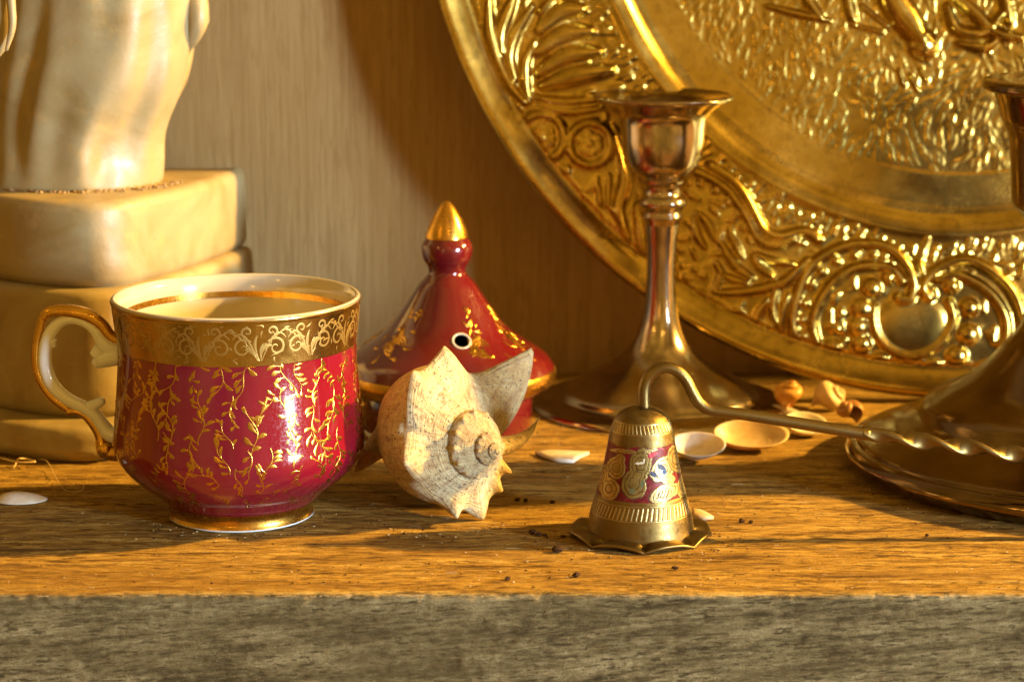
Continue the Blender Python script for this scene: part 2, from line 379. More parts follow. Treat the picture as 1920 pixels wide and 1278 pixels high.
# acanthus scrolls etched in the gold band
parts = []; zb = (Z_BAND + Z_LIP) / 2; HB = (Z_LIP - Z_BAND) / 2
def spiral(x, y, r, turns, a0, q):
    u = np.linspace(0, 1, 22); rr = r * (1 - .85 * u); a = a0 + q * u * turns * 2 * PI
    return (np.c_[x + rr * np.cos(a), y + rr * np.sin(a)], [.00025, .0003, .00022, .0001])
for k in range(14):
    th = 2 * PI * (k + .15) / 14; st = []
    for q in (-1, 1):
        st += [spiral(q * .0042, -.0012, .0026, 1.3, PI / 2 + q * .9, -q), spiral(q * .0031, .0030, .0016, 1.2, -PI / 2, q)]
        u = np.linspace(0, 1, 12)
        st.append((np.c_[q * (.0005 + .0062 * u), -.0045 + .0070 * np.sin(u * 2.2)], [.0001, .0003, .0001]))
        for j in range(5): st.append(teardrop(q * .0004, -.0044 + j * .0006, PI / 2 - q * (.25 + .24 * j), .0046 - .0004 * j, .00036))
        for j in range(4): st.append(teardrop(q * (.0030 + .0009 * j), -.0005 + .0012 * j, PI / 2 - q * (.2 + .4 * j), .0020, .00026))
    for j in range(16): st.append(teardrop(random.uniform(-.007, .007), random.uniform(-.005, .005), random.uniform(0, 2 * PI), random.uniform(.001, .0022), random.uniform(.00012, .00024)))
    st.append(teardrop(0, -.0045, PI / 2, .0068, .0004))
    st = [(np.c_[p[:, 0], np.clip(p[:, 1], -HB + .0006, HB - .0012)], wd) for p, wd in st]
    parts.append(decal(st, cup_surf(th, zb), .00016, .00012))
o = mesh('scroll_etching', *merge(parts), MSATIN, band); tag(o, kind='stuff')
# handle
HP = lambda pts, D=CD: [at_y(x, y, D) for x, y in pts]
S = mm(100, 700, CD)
hpath = [(236, 662), (212, 655), (193, 640), (178, 618), (158, 604), (134, 598), (112, 604), (95, 622), (86, 648), (84, 680), (92, 710), (108, 733), (130, 750), (154, 762), (176, 776), (192, 796), (206, 812), (240, 822)]
hv = [tube_vf(catmull(HP(hpath), 6), catmull(np.array([20, 17, 13.5, 11, 9.5, 9.5, 10.5, 12, 13, 13.5, 13.5, 13, 12.5, 12.5, 13, 13.5, 16, 18])[:, None] * S, 6)[:, 0], 18)]
for a, b, r0, r1 in (((226, 664), (184, 674), 21, 17), ((190, 672), (178, 684), 15, 9), ((168, 764), (194, 750), 13, 8), ((190, 655), (182, 668), 16, 16), ((96, 640), (101, 650), 11, 5)):
    hv.append(tube_vf(catmull(HP([a, ((a[0] + b[0]) / 2, (a[1] + b[1]) / 2), b]), 5), np.linspace(r0, r1, 11) * S, 14))
handle = mesh('handle', *merge(hv), MPORC, cup)
gv = []
for pts, rr in (([(226, 640), (206, 628), (190, 608), (166, 592), (138, 584), (110, 582), (90, 585), (80, 596)], [10, 11, 12, 13, 13, 12, 11, 9]),
                ([(80, 594), (74, 616), (68, 642), (67, 672), (71, 700), (82, 724), (98, 744), (118, 760), (130, 770)], [9, 8.5, 8, 8, 8, 8.5, 9, 9, 7]),
                ([(126, 772), (142, 770), (160, 778), (176, 796), (188, 818), (193, 838), (206, 848), (228, 848)], [8, 9, 9, 9.5, 10, 13, 15, 17])):
    gv.append(tube_vf(catmull(HP(pts), 6), catmull(np.array(rr, float)[:, None] * S, 6)[:, 0], 14))
gv.append(ball(HP([(86, 590)])[0], 9 * S)); gv.append(ball(HP([(197, 842)])[0], 17 * S)); gv.append(ball(HP([(222, 640)])[0], 10 * S))
mesh('gilt_edge', *merge(gv), MGOLD, handle)

# ------------------------------------------------------------------ red burner with pointed lid
BD = 0.693; BCX = at_y(839, 700, BD)[0]
bur = thing('oil_burner', 'dark red glazed porcelain burner with flared conical lid and pointed gold finial', 'burner', (BCX, BD, 0))
P = lambda l: prof_px(l, 839, BD)
rcy = 158 * mm(839, 780, BD)
zbrim = at_y(839, 700, BD)[2]
lathe('body', [(rcy - .003, .0), (rcy - .0012, .0), (rcy, .0012), (rcy, zbrim - .003), (rcy - .002, zbrim)], (BCX, BD), MRED, bur)
lathe('base_ring', [(rcy - .0011, .0004), (rcy + .0002, .0002), (rcy + .0003, .0008), (rcy + .0001, .0016)], (BCX, BD), MPORC, bur)
roofp = catmull(P([(160, 726), (186, 722), (200, 708), (203, 694), (197, 680), (184, 664), (150, 642), (121, 621), (99, 598), (73, 561), (53, 531), (41, 518), (35, 509), (37, 498), (44, 486), (47.5, 472), (47, 458), (39, 444)]), 8)
zr, rr_ = roofp[:, 1], roofp[:, 0]; o2 = np.argsort(zr)
def roofR(z): return np.interp(z, zr[o2], rr_[o2])
segs = 240; th = np.linspace(0, 2 * PI, segs, endpoint=False); Rr = roofp[:, 0][:, None]
V = np.stack([BCX + Rr * np.cos(th), BD + Rr * np.sin(th), np.repeat(roofp[:, 1][:, None], segs, 1)], -1).reshape(-1, 3)
hz = at_y(869, 642, BD - .020)[2]; hth = -PI / 2 + math.asin((869 - 839) * mm(869, 642, BD - .02) / roofR(hz)) 
hc = np.array([BCX + roofR(hz) * math.cos(hth), BD + roofR(hz) * math.sin(hth), hz]); hr = .0026
ff = gridfaces(len(roofp), segs, wrap_m=True, flip=True); cc = V[ff].mean(1); ff = ff[np.linalg.norm(cc - hc, axis=1) > hr]
lid = mesh('lid', V, ff, MRED, bur)
# white rim of the vent hole
dz = .0005; sl = (roofR(hz + dz) - roofR(hz - dz)) / (2 * dz); rad_ = np.array([math.cos(hth), math.sin(hth), 0]); tu = rad_ * sl + [0, 0, 1]; tu /= np.linalg.norm(tu); tv = np.array([-math.sin(hth), math.cos(hth), 0])
nrm = np.cross(tv, tu); a = np.linspace(0, 2 * PI, 40, endpoint=False)
ringP = hc + (np.cos(a)[:, None] * tu + np.sin(a)[:, None] * tv) * .0026
rv, rf2 = [], []
cs = np.linspace(0, 2 * PI, 10, endpoint=False)
for k in range(40):
    e = np.cos(a[k]) * tu + np.sin(a[k]) * tv; rv += [ringP[k] + (np.cos(c) * e + np.sin(c) * nrm * .7) * .00036 for c in cs]
mesh('vent_rim', rv, gridfaces(40, 10, True, True), MLINING, lid)
fin = catmull(P([(40, 446), (40.5, 442), (35, 424), (26, 404), (14, 386), (5, 377), (.3, 375)]), 6); lathe('finial', fin, (BCX, BD), MGOLD, bur, 64)
zt = [at_y(839, y, BD)[2] for y in (716, 685)]
tr = [(roofR(z) + .00012, z) for z in np.linspace(zt[0], zt[1], 10)]
lathe('gilt_brim', tr, (BCX, BD), MGOLD, lid, 128)
def roof_surf(th0, z0):
    def s(a_, t, h):
        z = z0 + t; R = roofR(z) + h; t2 = th0 + a_ / roofR(np.full_like(z, z0)); return np.stack([BCX + R * np.cos(t2), BD + R * np.sin(t2), z + h * .6], -1)
    return s
parts = []
for k in range(6):
    th0 = -PI / 2 - .78 + k * 2 * PI / 6 + (0.25 if k == 1 else 0); z0 = at_y(839, 628, BD)[2]; st = []
    for j in range(26):
        x, y = random.gauss(0, .0030), random.uniform(-.0035, .009); x *= max(.25, 1 - max(0, y) / .011)
        st.append(teardrop(x, y, random.uniform(0, 2 * PI), random.uniform(.0016, .0036), random.uniform(.00025, .0005)))
    for r0 in (.0011, .0021, .0031): st.append((np.c_[r0 * np.cos(np.linspace(0, 5, 18)), r0 * .7 * np.sin(np.linspace(0, 5, 18))], [.0002, .0004, .0002]))
    parts.append(decal(st, roof_surf(th0, z0), .0002, .00005))
tag(mesh('gilt_flowers', *merge(parts), MGOLD, lid), kind='stuff')

# ------------------------------------------------------------------ candlesticks
def stick(name, label, cx, D, lst, mat, parts_at, bumpy=None, well=None):
    x0 = at_y(cx, 600, D)[0]; t = thing(name, label, 'candlestick', (x0, D, 0), None)
    pr = prof_px(lst, cx, D); pr = [(r, max(z, 0)) for r, z in pr]
    names = ['base', 'stem', 'socket']; cuts = [0] + parts_at + [len(pr) - 1]
    for k, nm in enumerate(names):
        seg_ = pr[cuts[k]:cuts[k + 1] + 1]; d_ = catmull(seg_, 6)
        if nm == 'base': d_ = np.vstack([[d_[0, 0] - .004, 0], d_])
        if nm == 'socket' and well:
            top = d_[-1]; d_ = np.vstack([d_, [[top[0] * a_, top[1] + b_] for a_, b_ in well]])
        lathe(nm, d_, (x0, D), mat, t, 128)
    return t
C1 = [(236, 764), (239, 760), (239, 755), (232, 748), (205, 742), (190, 742), (184, 738), (178, 730), (160, 718), (126, 698), (88, 677), (58, 650), (39, 613), (31, 578), (27, 523), (28, 470), (33, 420),
      (37, 410), (40, 403), (37, 396), (45, 384), (47, 376), (43, 369), (37, 362), (38, 350), (44, 341), (47, 334), (58, 325), (70, 306), (77, 275), (79, 245), (82, 222), (92, 208), (112, 196), (128, 187), (133, 181), (130, 178)]
c1 = stick('candlestick', 'slender worn copper-silver candlestick with cup socket, standing before the brass plate', 1238, .725, C1, MCOPPER, [16, 25],
           well=[(.985, .0002), (.965, .0001), (.955, -.0004)])
C2 = [(434, 866), (439, 860), (440, 850), (436, 842), (428, 834), (420, 833), (413, 826), (385, 815), (350, 800), (325, 790), (312, 784), (304, 774), (297, 762), (284, 751), (258, 738), (220, 717), (180, 681), (149, 644), (124, 612), (104, 570), (98, 520), (104, 450),
      (116, 410), (122, 386), (127, 345), (131, 300), (136, 262), (144, 240), (150, 228), (156, 210), (163, 188), (169, 173), (186, 169), (190, 164), (190, 155), (186, 151)]
C2 = [(hw + (28 if py < 400 else 14 if py < 600 else 0), py) for hw, py in C2]
x_ = at_y(1238, 600, .725)[0]; zt_ = at_y(1238, 178, .725)[2]; rt_ = 126 * mm(1238, 178, .725)
lathe('dish', [(rt_, zt_ - .0001), (rt_ * .9, zt_ - .0007), (rt_ * .7, zt_ - .0013), (rt_ * .52, zt_ - .0016), (rt_ * .50, zt_ - .004), (rt_ * .48, zt_ - .012), (.0002, zt_ - .012)], (x_, .725), MDARK, c1, 96)
c2 = stick('candlestick', 'broad dark tarnished candlestick with wide dished foot under the twisted handle', 2041, .6455, C2, MDARK, [20, 31],
           well=[(.92, .0004), (.80, .0006), (.72, -.0004), (.66, .0004), (.55, .0002), (.50, -.0012), (.48, -.010), (.02, -.011)])

# ------------------------------------------------------------------ embossed brass plate
PR, PC, TAU = .1725, np.array([.1424, .7313, 0.0]), math.radians(6.8)
PN = np.array([0, -math.cos(TAU), math.sin(TAU)]); PU = np.array([0, math.sin(TAU), math.cos(TAU)]); PXv = np.array([1., 0, 0])
PCEN = PC + PU * (PR + .0006)
def on_plate(px, py):
    r = ray(px, py); t = np.dot(PCEN - EYE, PN) / np.dot(r, PN); Q = EYE + r * t - PCEN; return np.array([Q[0], np.dot(Q, PU)]) * 1000   # mm
RES = .3; NG = int(2 * 176 / RES); HM = np.zeros((NG, NG), np.float32)          # relief map, mm, rows = up
def seg_stamp(a, b, w0, w1, h, p=1.0):
    h = h * .85
    a = np.asarray(a); b = np.asarray(b); wm = max(w0, w1)
    lo = np.floor((np.minimum(a, b) - wm + 176) / RES).astype(int); hi = np.ceil((np.maximum(a, b) + wm + 176) / RES).astype(int) + 1
    lo = np.clip(lo, 0, NG - 1); hi = np.clip(hi, 0, NG)
    if (hi <= lo).any(): return
    xs = np.arange(lo[0], hi[0]) * RES - 176; ys = np.arange(lo[1], hi[1]) * RES - 176; X, Y = np.meshgrid(xs, ys)
    d = b - a; L2 = d @ d + 1e-9; t = np.clip(((X - a[0]) * d[0] + (Y - a[1]) * d[1]) / L2, 0, 1)
    q = np.hypot(X - a[0] - t * d[0], Y - a[1] - t * d[1]) / (w0 + (w1 - w0) * t + 1e-6)
    hh = h * np.clip(1 - q * q, 0, 1) ** p
    v = HM[lo[1]:hi[1], lo[0]:hi[0]]; np.maximum(v, hh, out=v)
PXMM = 6.0
def stroke(pts, w_, h=1.6, taper=True, sm=True, p=.7):
    h = h * 1.3
    P_ = np.array([on_plate(*q) for q in pts]); P_ = catmull(P_, 5) if sm and len(P_) > 2 else P_; n = len(P_)
    for k in range(n - 1):
        f0, f1 = k / (n - 1), (k + 1) / (n - 1); g = (lambda u: .45 + .55 * math.sin(PI * min(max(u, .0), 1.))) if taper else (lambda u: 1)
        seg_stamp(P_[k], P_[k + 1], w_ / PXMM * g(f0), w_ / PXMM * g(f1), h, p)
def knob(c, r, h=2.0): a_ = on_plate(*c); seg_stamp(a_, a_ + .01, r / PXMM, r / PXMM, h, .6)
A1 = lambda l: [(780 + x / 2.5565, y / 2.5565) for x, y in l]
A4 = lambda l: [(1200 + x / 3.0425, 320 + y / 3.0425) for x, y in l]
A5 = lambda l: [(1520 + x / 2.905, 320 + y / 2.905) for x, y in l]
# cartouche
a5_ = on_plate(*A5([(545, 840)])[0]); seg_stamp(a5_ - [3, 0], a5_ + [3, 0], 8.6, 8.6, 1.5, .45)
stroke(A5([(345, 740), (340, 800), (360, 880), (410, 950), (480, 995), (550, 1008), (630, 990), (700, 940), (755, 865), (778, 790), (750, 710)]), 8, 1.8, False)
stroke(A5([(470, 690), (500, 705), (540, 690), (562, 620), (535, 530), (475, 455), (400, 412), (300, 396), (190, 408), (80, 455), (0, 515), (-45, 590), (-80, 690), (-100, 800), (-90, 890), (-60, 970), (-10, 1040), (50, 1062), (120, 1058), (165, 1020)]), 10, 2.2, False)
stroke(A5([(500, 600), (440, 535), (340, 515), (230, 530), (135, 590), (65, 680), (22, 770), (14, 860), (40, 955)]), 9, 2.0, False)
knob(A5([(115, 975)])[0], 22, 2.6)
for c in ((400, 470), (345, 455), (240, 458), (140, 490), (60, 545), (0, 620), (-35, 720), (-50, 810), (-40, 900)): knob(A5([c])[0], 9, 1.5)
stroke(A5([(640, 690), (610, 640), (640, 575), (700, 525), (780, 492), (870, 488), (960, 530), (1045, 595), (1105, 670), (1145, 770), (1165, 870), (1160, 960)]), 10, 2.2, False)
stroke(A5([(690, 590), (790, 565), (880, 598), (960, 650), (1022, 720), (1060, 800), (1066, 880), (1045, 975)]), 9, 2.0, False)
knob(A5([(640, 672)])[0], 16, 2.2)
for x, y, r in ((330, 640, 20), (275, 750, 21), (255, 850, 20), (275, 945, 20), (370, 1050, 22), (520, 1085, 23), (670, 1085, 23), (795, 1010, 21), (855, 890, 21), (860, 745, 19), (765, 625, 15), (950, 1080, 18), (420, 580, 14)): knob(A5([(x, y)])[0], r, 2.6)
stroke(A5([(575, 490), (600, 520), (610, 560)]), 9, 2)
for x, y in ((105, 780), (150, 820), (175, 850), (110, 850), (940, 740), (1000, 880), (235, 610)): stroke(A5([(x, y - 30), (x + 4, y + 30)]), 6, 1)
# foliage between cartouche and candlestick
stroke(A4([(250, -30), (320, 5), (410, 45), (500, 110), (560, 190), (610, 270), (650, 350), (700, 405), (790, 420), (880, 390)]), 9, 2.2, False)
stroke(A4([(400, -30), (460, 5), (530, 55), (595, 130), (640, 210), (680, 290), (725, 352), (800, 372), (900, 348), (960, 350), (1010, 385)]), 10, 2.2, False)
for c in ((345, 72), (430, 112), (498, 180), (550, 250), (590, 325), (625, 390)): knob(A4([c])[0], 8, 1.6)
for l, w_ in (([(330, 240), (385, 300), (430, 395)], 9), ([(310, 270), (325, 370), (370, 440)], 8), ([(455, 405), (500, 480), (560, 555), (640, 612)], 10), ([(510, 355), (550, 430), (580, 495)], 7), ([(640, 490), (700, 560), (765, 605)], 9),
              ([(650, 470), (740, 510), (880, 532)], 8), ([(420, 690), (550, 690), (700, 668), (820, 630), (900, 560), (960, 500)], 10), ([(430, 520), (458, 590), (420, 685)], 8), ([(195, 480), (195, 590), (235, 665)], 8), ([(300, 450), (315, 500)], 7),
              ([(725, 735), (665, 830), (650, 950)], 9), ([(775, 675), (755, 780), (782, 885)], 8), ([(850, 700), (812, 800), (800, 925)], 7), ([(745, 880), (690, 985)], 7), ([(470, 590), (540, 620), (620, 640)], 7), ([(345, 680), (350, 720), (330, 780)], 8),
              ([(400, 770), (480, 800), (590, 800)], 5), ([(430, 830), (500, 850), (580, 850)], 5), ([(880, 840), (870, 930)], 6), ([(1040, 560), (980, 640)], 6)): stroke(A4(l), w_, 1.8)
for c, r in (((265, 605), 10), ((360, 600), 8), ((240, 540), 8), ((310, 560), 7), ((370, 735), 7)): knob(A4([c])[0], r, 1.5)
# leaves, fan and flowers on the left of the border
for l, w_, h in (([(352, -60), (350, 60), (360, 180), (395, 310), (450, 410), (525, 495)], 13, 2.4), ([(480, -40), (440, 60), (408, 160), (415, 260)], 13, 2.2), ([(560, 30), (480, 160), (450, 270), (478, 385)], 11, 2.0), ([(575, 195), (530, 290), (528, 400), (545, 490)], 10, 2.0),
                 ([(590, 150), (690, 60), (800, 45)], 22, 2.6), ([(585, 250), (700, 170), (840, 150)], 22, 2.8), ([(590, 350), (720, 270), (880, 250)], 22, 2.8), ([(610, 410), (760, 360), (935, 335)], 22, 2.8), ([(600, 60), (680, -40)], 20, 2.4),
                 ([(570, 465), (700, 490), (870, 475)], 10, 1.8), ([(590, 505), (720, 535), (890, 520)], 9, 1.8),
                 ([(180, 20), (240, 90), (310, 130)], 10, 1.6), ([(210, 130), (270, 190), (330, 220)], 10, 1.6), ([(260, 260), (310, 310), (370, 330)], 9, 1.5), ([(310, 370), (370, 410), (440, 450)], 9, 1.5), ([(180, -50), (260, 20)], 10, 1.6), ([(370, 460), (440, 490), (500, 520)], 8, 1.4),
                 ([(870, 890), (885, 980)], 9, 1.8), ([(925, 840), (920, 990)], 8, 1.6), ([(985, 770), (1000, 870), (970, 990), (995, 1100)], 12, 2.4), ([(830, 1035), (865, 1135)], 9, 1.8), ([(755, 1035), (805, 1075)], 8, 1.6), ([(900, 1050), (930, 1175)], 9, 1.8), ([(740, 940), (745, 985)], 7, 1.2), ([(800, 930), (800, 990)], 7, 1.2),
                 ([(1055, 980), (1075, 1130), (1085, 1270)], 10, 1.8), ([(940, 1000), (990, 1080), (1020, 1180)], 8, 1.5), ([(1120, 1010), (1140, 1160)], 9, 1.6), ([(860, 1170), (930, 1190)], 7, 1.2), ([(950, 650), (985, 760)], 10, 1.6)): stroke(A1(l), w_, h)
for cx_, cy_, rr in ((600, 660, 112), (835, 690, 100)):
    stroke(A1([(cx_ + rr * math.cos(t), cy_ + rr * math.sin(t)) for t in np.linspace(0, 2 * PI, 13)]), 9, 1.9, False)
    for j in range(6): knob(A1([(cx_ + rr * .45 * math.cos(j * 1.05 + .4), cy_ + rr * .45 * math.sin(j * 1.05 + .4))])[0], 12, 1.3)
    knob(A1([(cx_, cy_)])[0], 11, 1.7)
for c, r in (((655, 850), 10), ((718, 815), 12), ((690, 912), 12), ((580, 830), 8), ((890, 770), 10), ((620, 885), 7)): knob(A1([c])[0], r, 1.6)
# ticks that fill the ground of the border next to the inner band
for k in range(230):
    a_ = math.radians(166 + 115 * k / 230 + random.uniform(-.3, .3)); r0 = random.uniform(122, 128); L_ = random.uniform(2, 4.5); tw = random.uniform(-.5, .1)
    c_ = np.array([math.cos(a_), math.sin(a_)]); d_ = np.array([math.cos(a_ + tw), math.sin(a_ + tw)])
    seg_stamp(c_ * r0, c_ * r0 + d_ * L_, .75, .55, random.uniform(.5, 1.0), .8)
for k in range(150):
    a_ = math.radians(166 + 115 * k / 150); c_ = np.array([math.cos(a_), math.sin(a_)]) * 161.3; seg_stamp(c_, c_ + .01, .9, .9, .8, .7)
for k in range(120):                                   # stippled ground between the motifs
    a_ = math.radians(random.uniform(166, 281)); c_ = np.array([math.cos(a_), math.sin(a_)]) * random.uniform(127, 160); t_ = random.uniform(0, PI)
    seg_stamp(c_, c_ + np.array([math.cos(t_), math.sin(t_)]) * random.uniform(.5, 2.2), .6, .5, .35, .8)
# meadow of short strokes in the medallion, hoof and folds above
for k in range(5200):
    a_ = random.uniform(0, 2 * PI); r0 = 101 * math.sqrt(random.random()); c_ = np.array([math.cos(a_), math.sin(a_)]) * r0
    nz = float(vnoise(np.array([c_[0] * .09 + 40]), np.array([c_[1] * .09 + 40]), 3)[0]); t_ = .1 + nz * 2.6 + random.gauss(0, .15)
    L_ = random.uniform(1.8, 4.6); d_ = np.array([math.cos(t_), math.sin(t_)]); n_ = np.array([-d_[1], d_[0]]) * random.uniform(-.6, .6); wv = random.uniform(.5, .75); hh = random.uniform(.2, .42)
    seg_stamp(c_ - d_ * L_ / 2, c_ + n_, wv * .6, wv, hh, .8); seg_stamp(c_ + n_, c_ + d_ * L_ / 2, wv, wv * .6, hh, .8)
for l, w_, h in (([(1640, -60), (1680, 0), (1712, 45), (1735, 78)], 30, 4.5), ([(1780, 10), (1800, 55), (1850, 60), (1885, 25)], 13, 3.2), ([(1770, -30), (1830, 20), (1870, 60), (1920, 70)], 14, 3.2), ([(1880, -40), (1895, 20), (1900, 45)], 12, 3.4), ([(1800, 80), (1850, 88), (1880, 70)], 10, 2.5),
                 ([(1500, -60), (1520, 0), (1545, 35)], 12, 2.4), ([(1585, -40), (1600, 25), (1608, 40)], 10, 2.4), ([(1440, 10), (1500, 25), (1560, 38)], 7, 2), ([(1620, 10), (1670, 50)], 8, 1.8), ([(1600, 45), (1660, 60)], 7, 1.8), ([(1690, 130), (1700, 160)], 7, 2), ([(1712, 140), (1725, 168)], 7, 2), ([(1730, 128), (1742, 150)], 7, 2)): stroke(l, w_, h)
knob((1736, 84), 30, 5.0); knob((1738, 66), 12, 6.0)
for k in range(1500):                                  # small curling leaves wherever the border ground is still bare
    a_ = math.radians(random.uniform(166, 281)); r0 = random.uniform(124, 160); c_ = np.array([math.cos(a_), math.sin(a_)]) * r0
    ix, iy = ((c_ + 176) / RES).astype(int)
    if HM[iy - 4:iy + 5, ix - 4:ix + 5].max() > .25: continue
    t_ = a_ + random.choice((.9, -.9, 2.2)) + random.gauss(0, .3); L_ = random.uniform(3.5, 6.5); cv_ = random.choice((-1, 1)) * random.uniform(.1, .28); q_ = [c_]
    for j in range(5): t_ += cv_; q_.append(q_[-1] + np.array([math.cos(t_), math.sin(t_)]) * L_ / 5)
    for j in range(5): seg_stamp(q_[j], q_[j + 1], .35 + .75 * math.sin(PI * (j + .3) / 5.6), .35 + .75 * math.sin(PI * (j + 1.3) / 5.6), random.uniform(.9, 1.2), .7)
for ax in (0, 1):
    for _ in range(2): HM = (np.roll(HM, 1, ax) + 2 * HM + np.roll(HM, -1, ax)) / 4
def relief(r, th):
    deg = np.degrees(th) % 360; fold = np.where(r > 118, 166 + (deg - 166) % 115, deg); a_ = np.radians(fold)
    x = (r * np.cos(a_) + 176) / RES; y = (r * np.sin(a_) + 176) / RES
    xi = np.clip(x.astype(int), 0, NG - 2); yi = np.clip(y.astype(int), 0, NG - 2); fx = x - xi; fy = y - yi
    return (HM[yi, xi] * (1 - fx) + HM[yi, xi + 1] * fx) * (1 - fy) + (HM[yi + 1, xi] * (1 - fx) + HM[yi + 1, xi + 1] * fx) * fy
PROF = np.array([(0, -5.5), (90, -5.2), (102, -4.4), (107, -4.1), (112.5, -3.6), (115.0, -2.2), (117.2, -.3), (120.4, .9), (121.6, .5), (125, .1), (140, .5), (158, .2), (162, -.2), (163.4, .1), (165.5, 1.5), (168.2, 3.0), (170.2, 3.7), (171.7, 2.9), (172.5, .6)])
pd_ = catmull(PROF, 6)
def pz(r): return np.interp(r, pd_[:, 0], pd_[:, 1])
TH = np.unique(np.round(np.r_[np.arange(160, 296, .21), np.arange(296, 520.01, .8)], 4)); TH = np.radians(TH[TH < 519.99])
# plate is a ring mesh: 160 deg .. 520 deg closes on itself
plate = thing('brass_plate', 'large round embossed brass plate leaning upright on the wooden back panel', 'plate', tuple(PC))
def annulus(name, r0, r1, step, parent):
    R_ = np.arange(r0, r1 + step * .5, step); R_[-1] = r1
    Rg, Tg = np.meshgrid(R_, TH, indexing='ij'); h = pz(Rg) + relief(Rg, Tg) * np.clip((162.6 - Rg) / 1.5, 0, 1)
    h = h + .25 * fbm(Rg * .08 + 9, Tg * 9, 2, 4)
    Q = (Rg * np.cos(Tg))[..., None] * PXv + (Rg * np.sin(Tg))[..., None] * PU + h[..., None] * PN
    V_ = PCEN + Q.reshape(-1, 3) / 1000
    return mesh(name, V_, gridfaces(len(R_), len(TH), wrap_m=True), MBRASS, parent)
annulus('medallion', .6, 102.0, .33, plate); annulus('inner_band', 102.0, 121.0, .5, plate); annulus('embossed_border', 121.0, 162.6, .36, plate); annulus('rolled_rim', 162.6, 172.5, .35, plate)
bp = [(172.5, .6), (172.4, -.2), (170, 1.6), (165, .2), (158, -1.2), (125, -1.4), (119, -1.0), (110, -4.4), (102, -6.4), (60, -6.9), (.5, -6.9)]
th = np.linspace(0, 2 * PI, 160, endpoint=False); V = []
for r, h in bp: V.append(PCEN + ((r * np.cos(th))[:, None] * PXv + (r * np.sin(th))[:, None] * PU + h * PN) / 1000)
mesh('back_sheet', np.concatenate(V), gridfaces(len(bp), 160, wrap_m=True), MBRASS, plate)

# ------------------------------------------------------------------ statue on its plinth
PED = np.array([(-.0857, .7475), (-.0905, .728), (-.098, .706), (-.107, .686), (-.114, .6765), (-.124, .6735), (-.138, .678), (-.153, .689), (-.168, .705), (-.180, .725), (-.186, .7475)])
PIV = np.array([-.12, .745])
fig = thing('statue', 'honey coloured carved stone figure on a rounded three-tier plinth behind the cup', 'statue', (-.132, .716, 0))
def tier(name, scale, z0, z1, grow, bev=.0022, top_r=None):
    o_ = catmull(PED, 8); o_ = (o_ - PIV) * scale + PIV
    nb = np.array([-.0, 0])
    back = np.array([o_[-1] + (o_[0] - o_[-1]) * t for t in np.linspace(0, 1, 26)[1:-1]]); loop = np.vstack([o_, back]); n = len(loop)
    # soften the two back corners
    for _ in range(1): loop = (np.roll(loop, 1, 0) + 2 * loop + np.roll(loop, -1, 0)) / 4
    ctr_ = loop.mean(0); V_ = []; T = np.roll(loop, -1, 0) - np.roll(loop, 1, 0); T /= np.linalg.norm(T, axis=1)[:, None]; Nn = np.c_[T[:, 1], -T[:, 0]]
    if np.mean(np.sum(Nn * (loop - ctr_), 1)) < 0: Nn = -Nn
    rows = [(-bev, z0), (-bev * .3, z0 + bev * .3), (0, z0 + bev)] + [(grow * u, z0 + bev + (z1 - z0 - 2 * bev) * u) for u in (.2, .4, .6, .8, 1)] + [(grow - bev * (1 - math.cos(t)), z1 - bev + bev * math.sin(t)) for t in (.4, .8, 1.2, PI / 2)]
    for d_, z in rows:
        wv = .0004 * fbm(np.arange(n) * .09, np.full(n, z * 300), 3, 9)[:, None]
        V_.append(np.c_[loop + Nn * (d_ + wv), np.full(n, z)])
    for q in (.8, .5, .2): V_.append(np.c_[ctr_ + (loop - ctr_) * q, np.full(n, z1 + .0002 * (1 - q))])
    V_ = np.concatenate(V_); f = gridfaces(len(rows) + 3, n, wrap_m=True).tolist()
    k = len(V_); V_ = np.vstack([V_, [*ctr_, z1 + .0002]]); e = (len(rows) + 2) * n; f += [[e + j, e + (j + 1) % n, k] for j in range(n)]
    f.append(list(range(n)))
    o = mesh(name, V_, f, MSTONE, fig); 
    return o
tier('plinth_tier', 1.30, 0.0, .0102, -.0005, .003); tier('plinth_tier', 1.13, .0098, .0473, -.0012, .0030); tier('plinth_tier', 1.045, .0469, .0724, .0, .0032)
# carved drapery body
SD = .713
rowsp = [(356, -36, 300), (345, -34, 303), (320, -30, 303), (290, -28, 303), (262, -24, 307), (232, -20, 318), (200, -16, 334), (165, -10, 348), (130, -2, 356), (100, 6, 360), (60, 12, 364), (20, 18, 366), (-30, 22, 366), (-90, 20, 360), (-160, 24, 345), (-230, 34, 322), (-290, 60, 290), (-340, 110, 240), (-352, 160, 190)]
rp = catmull(np.array(rowsp, float), 6); nth = 160; th = np.linspace(0, 2 * PI, nth, endpoint=False); V = []
zoff = .0720 - at_y(140, 356, SD)[2]
for i, (py, xl, xr) in enumerate(rp):
    a_ = at_y(xl, py, SD); b_ = at_y(xr, py, SD); hw = (b_[0] - a_[0]) / 2; xc = (a_[0] + b_[0]) / 2; z = a_[2] + zoff; v = i / len(rp)
    fold = .034 * np.cos(5 * th + 1.2 + 1.2 * v) * np.sin(PI * min(1, v * 2.4 + .10)) + .020 * np.cos(9 * th - 2.2 * v * 3 + .6) + .016 * np.cos(14 * th + 5 * v)
    env = min(1, v * 6 + .15)
    face = np.exp(-((th - 1.5 * PI + .25) / .5) ** 2) * .05
    R_ = 1 + (fold * env - np.exp(-((np.angle(np.exp(1j * (th - 1.5 * PI + .55)))) / .16) ** 2) * .025 * env + np.exp(-((np.angle(np.exp(1j * (th - 1.5 * PI - .28)))) / .18) ** 2) * .06 * env)
    V.append(np.c_[xc + hw * R_ * np.cos(th), SD + .80 * hw * R_ * np.sin(th), np.full(nth, z)])
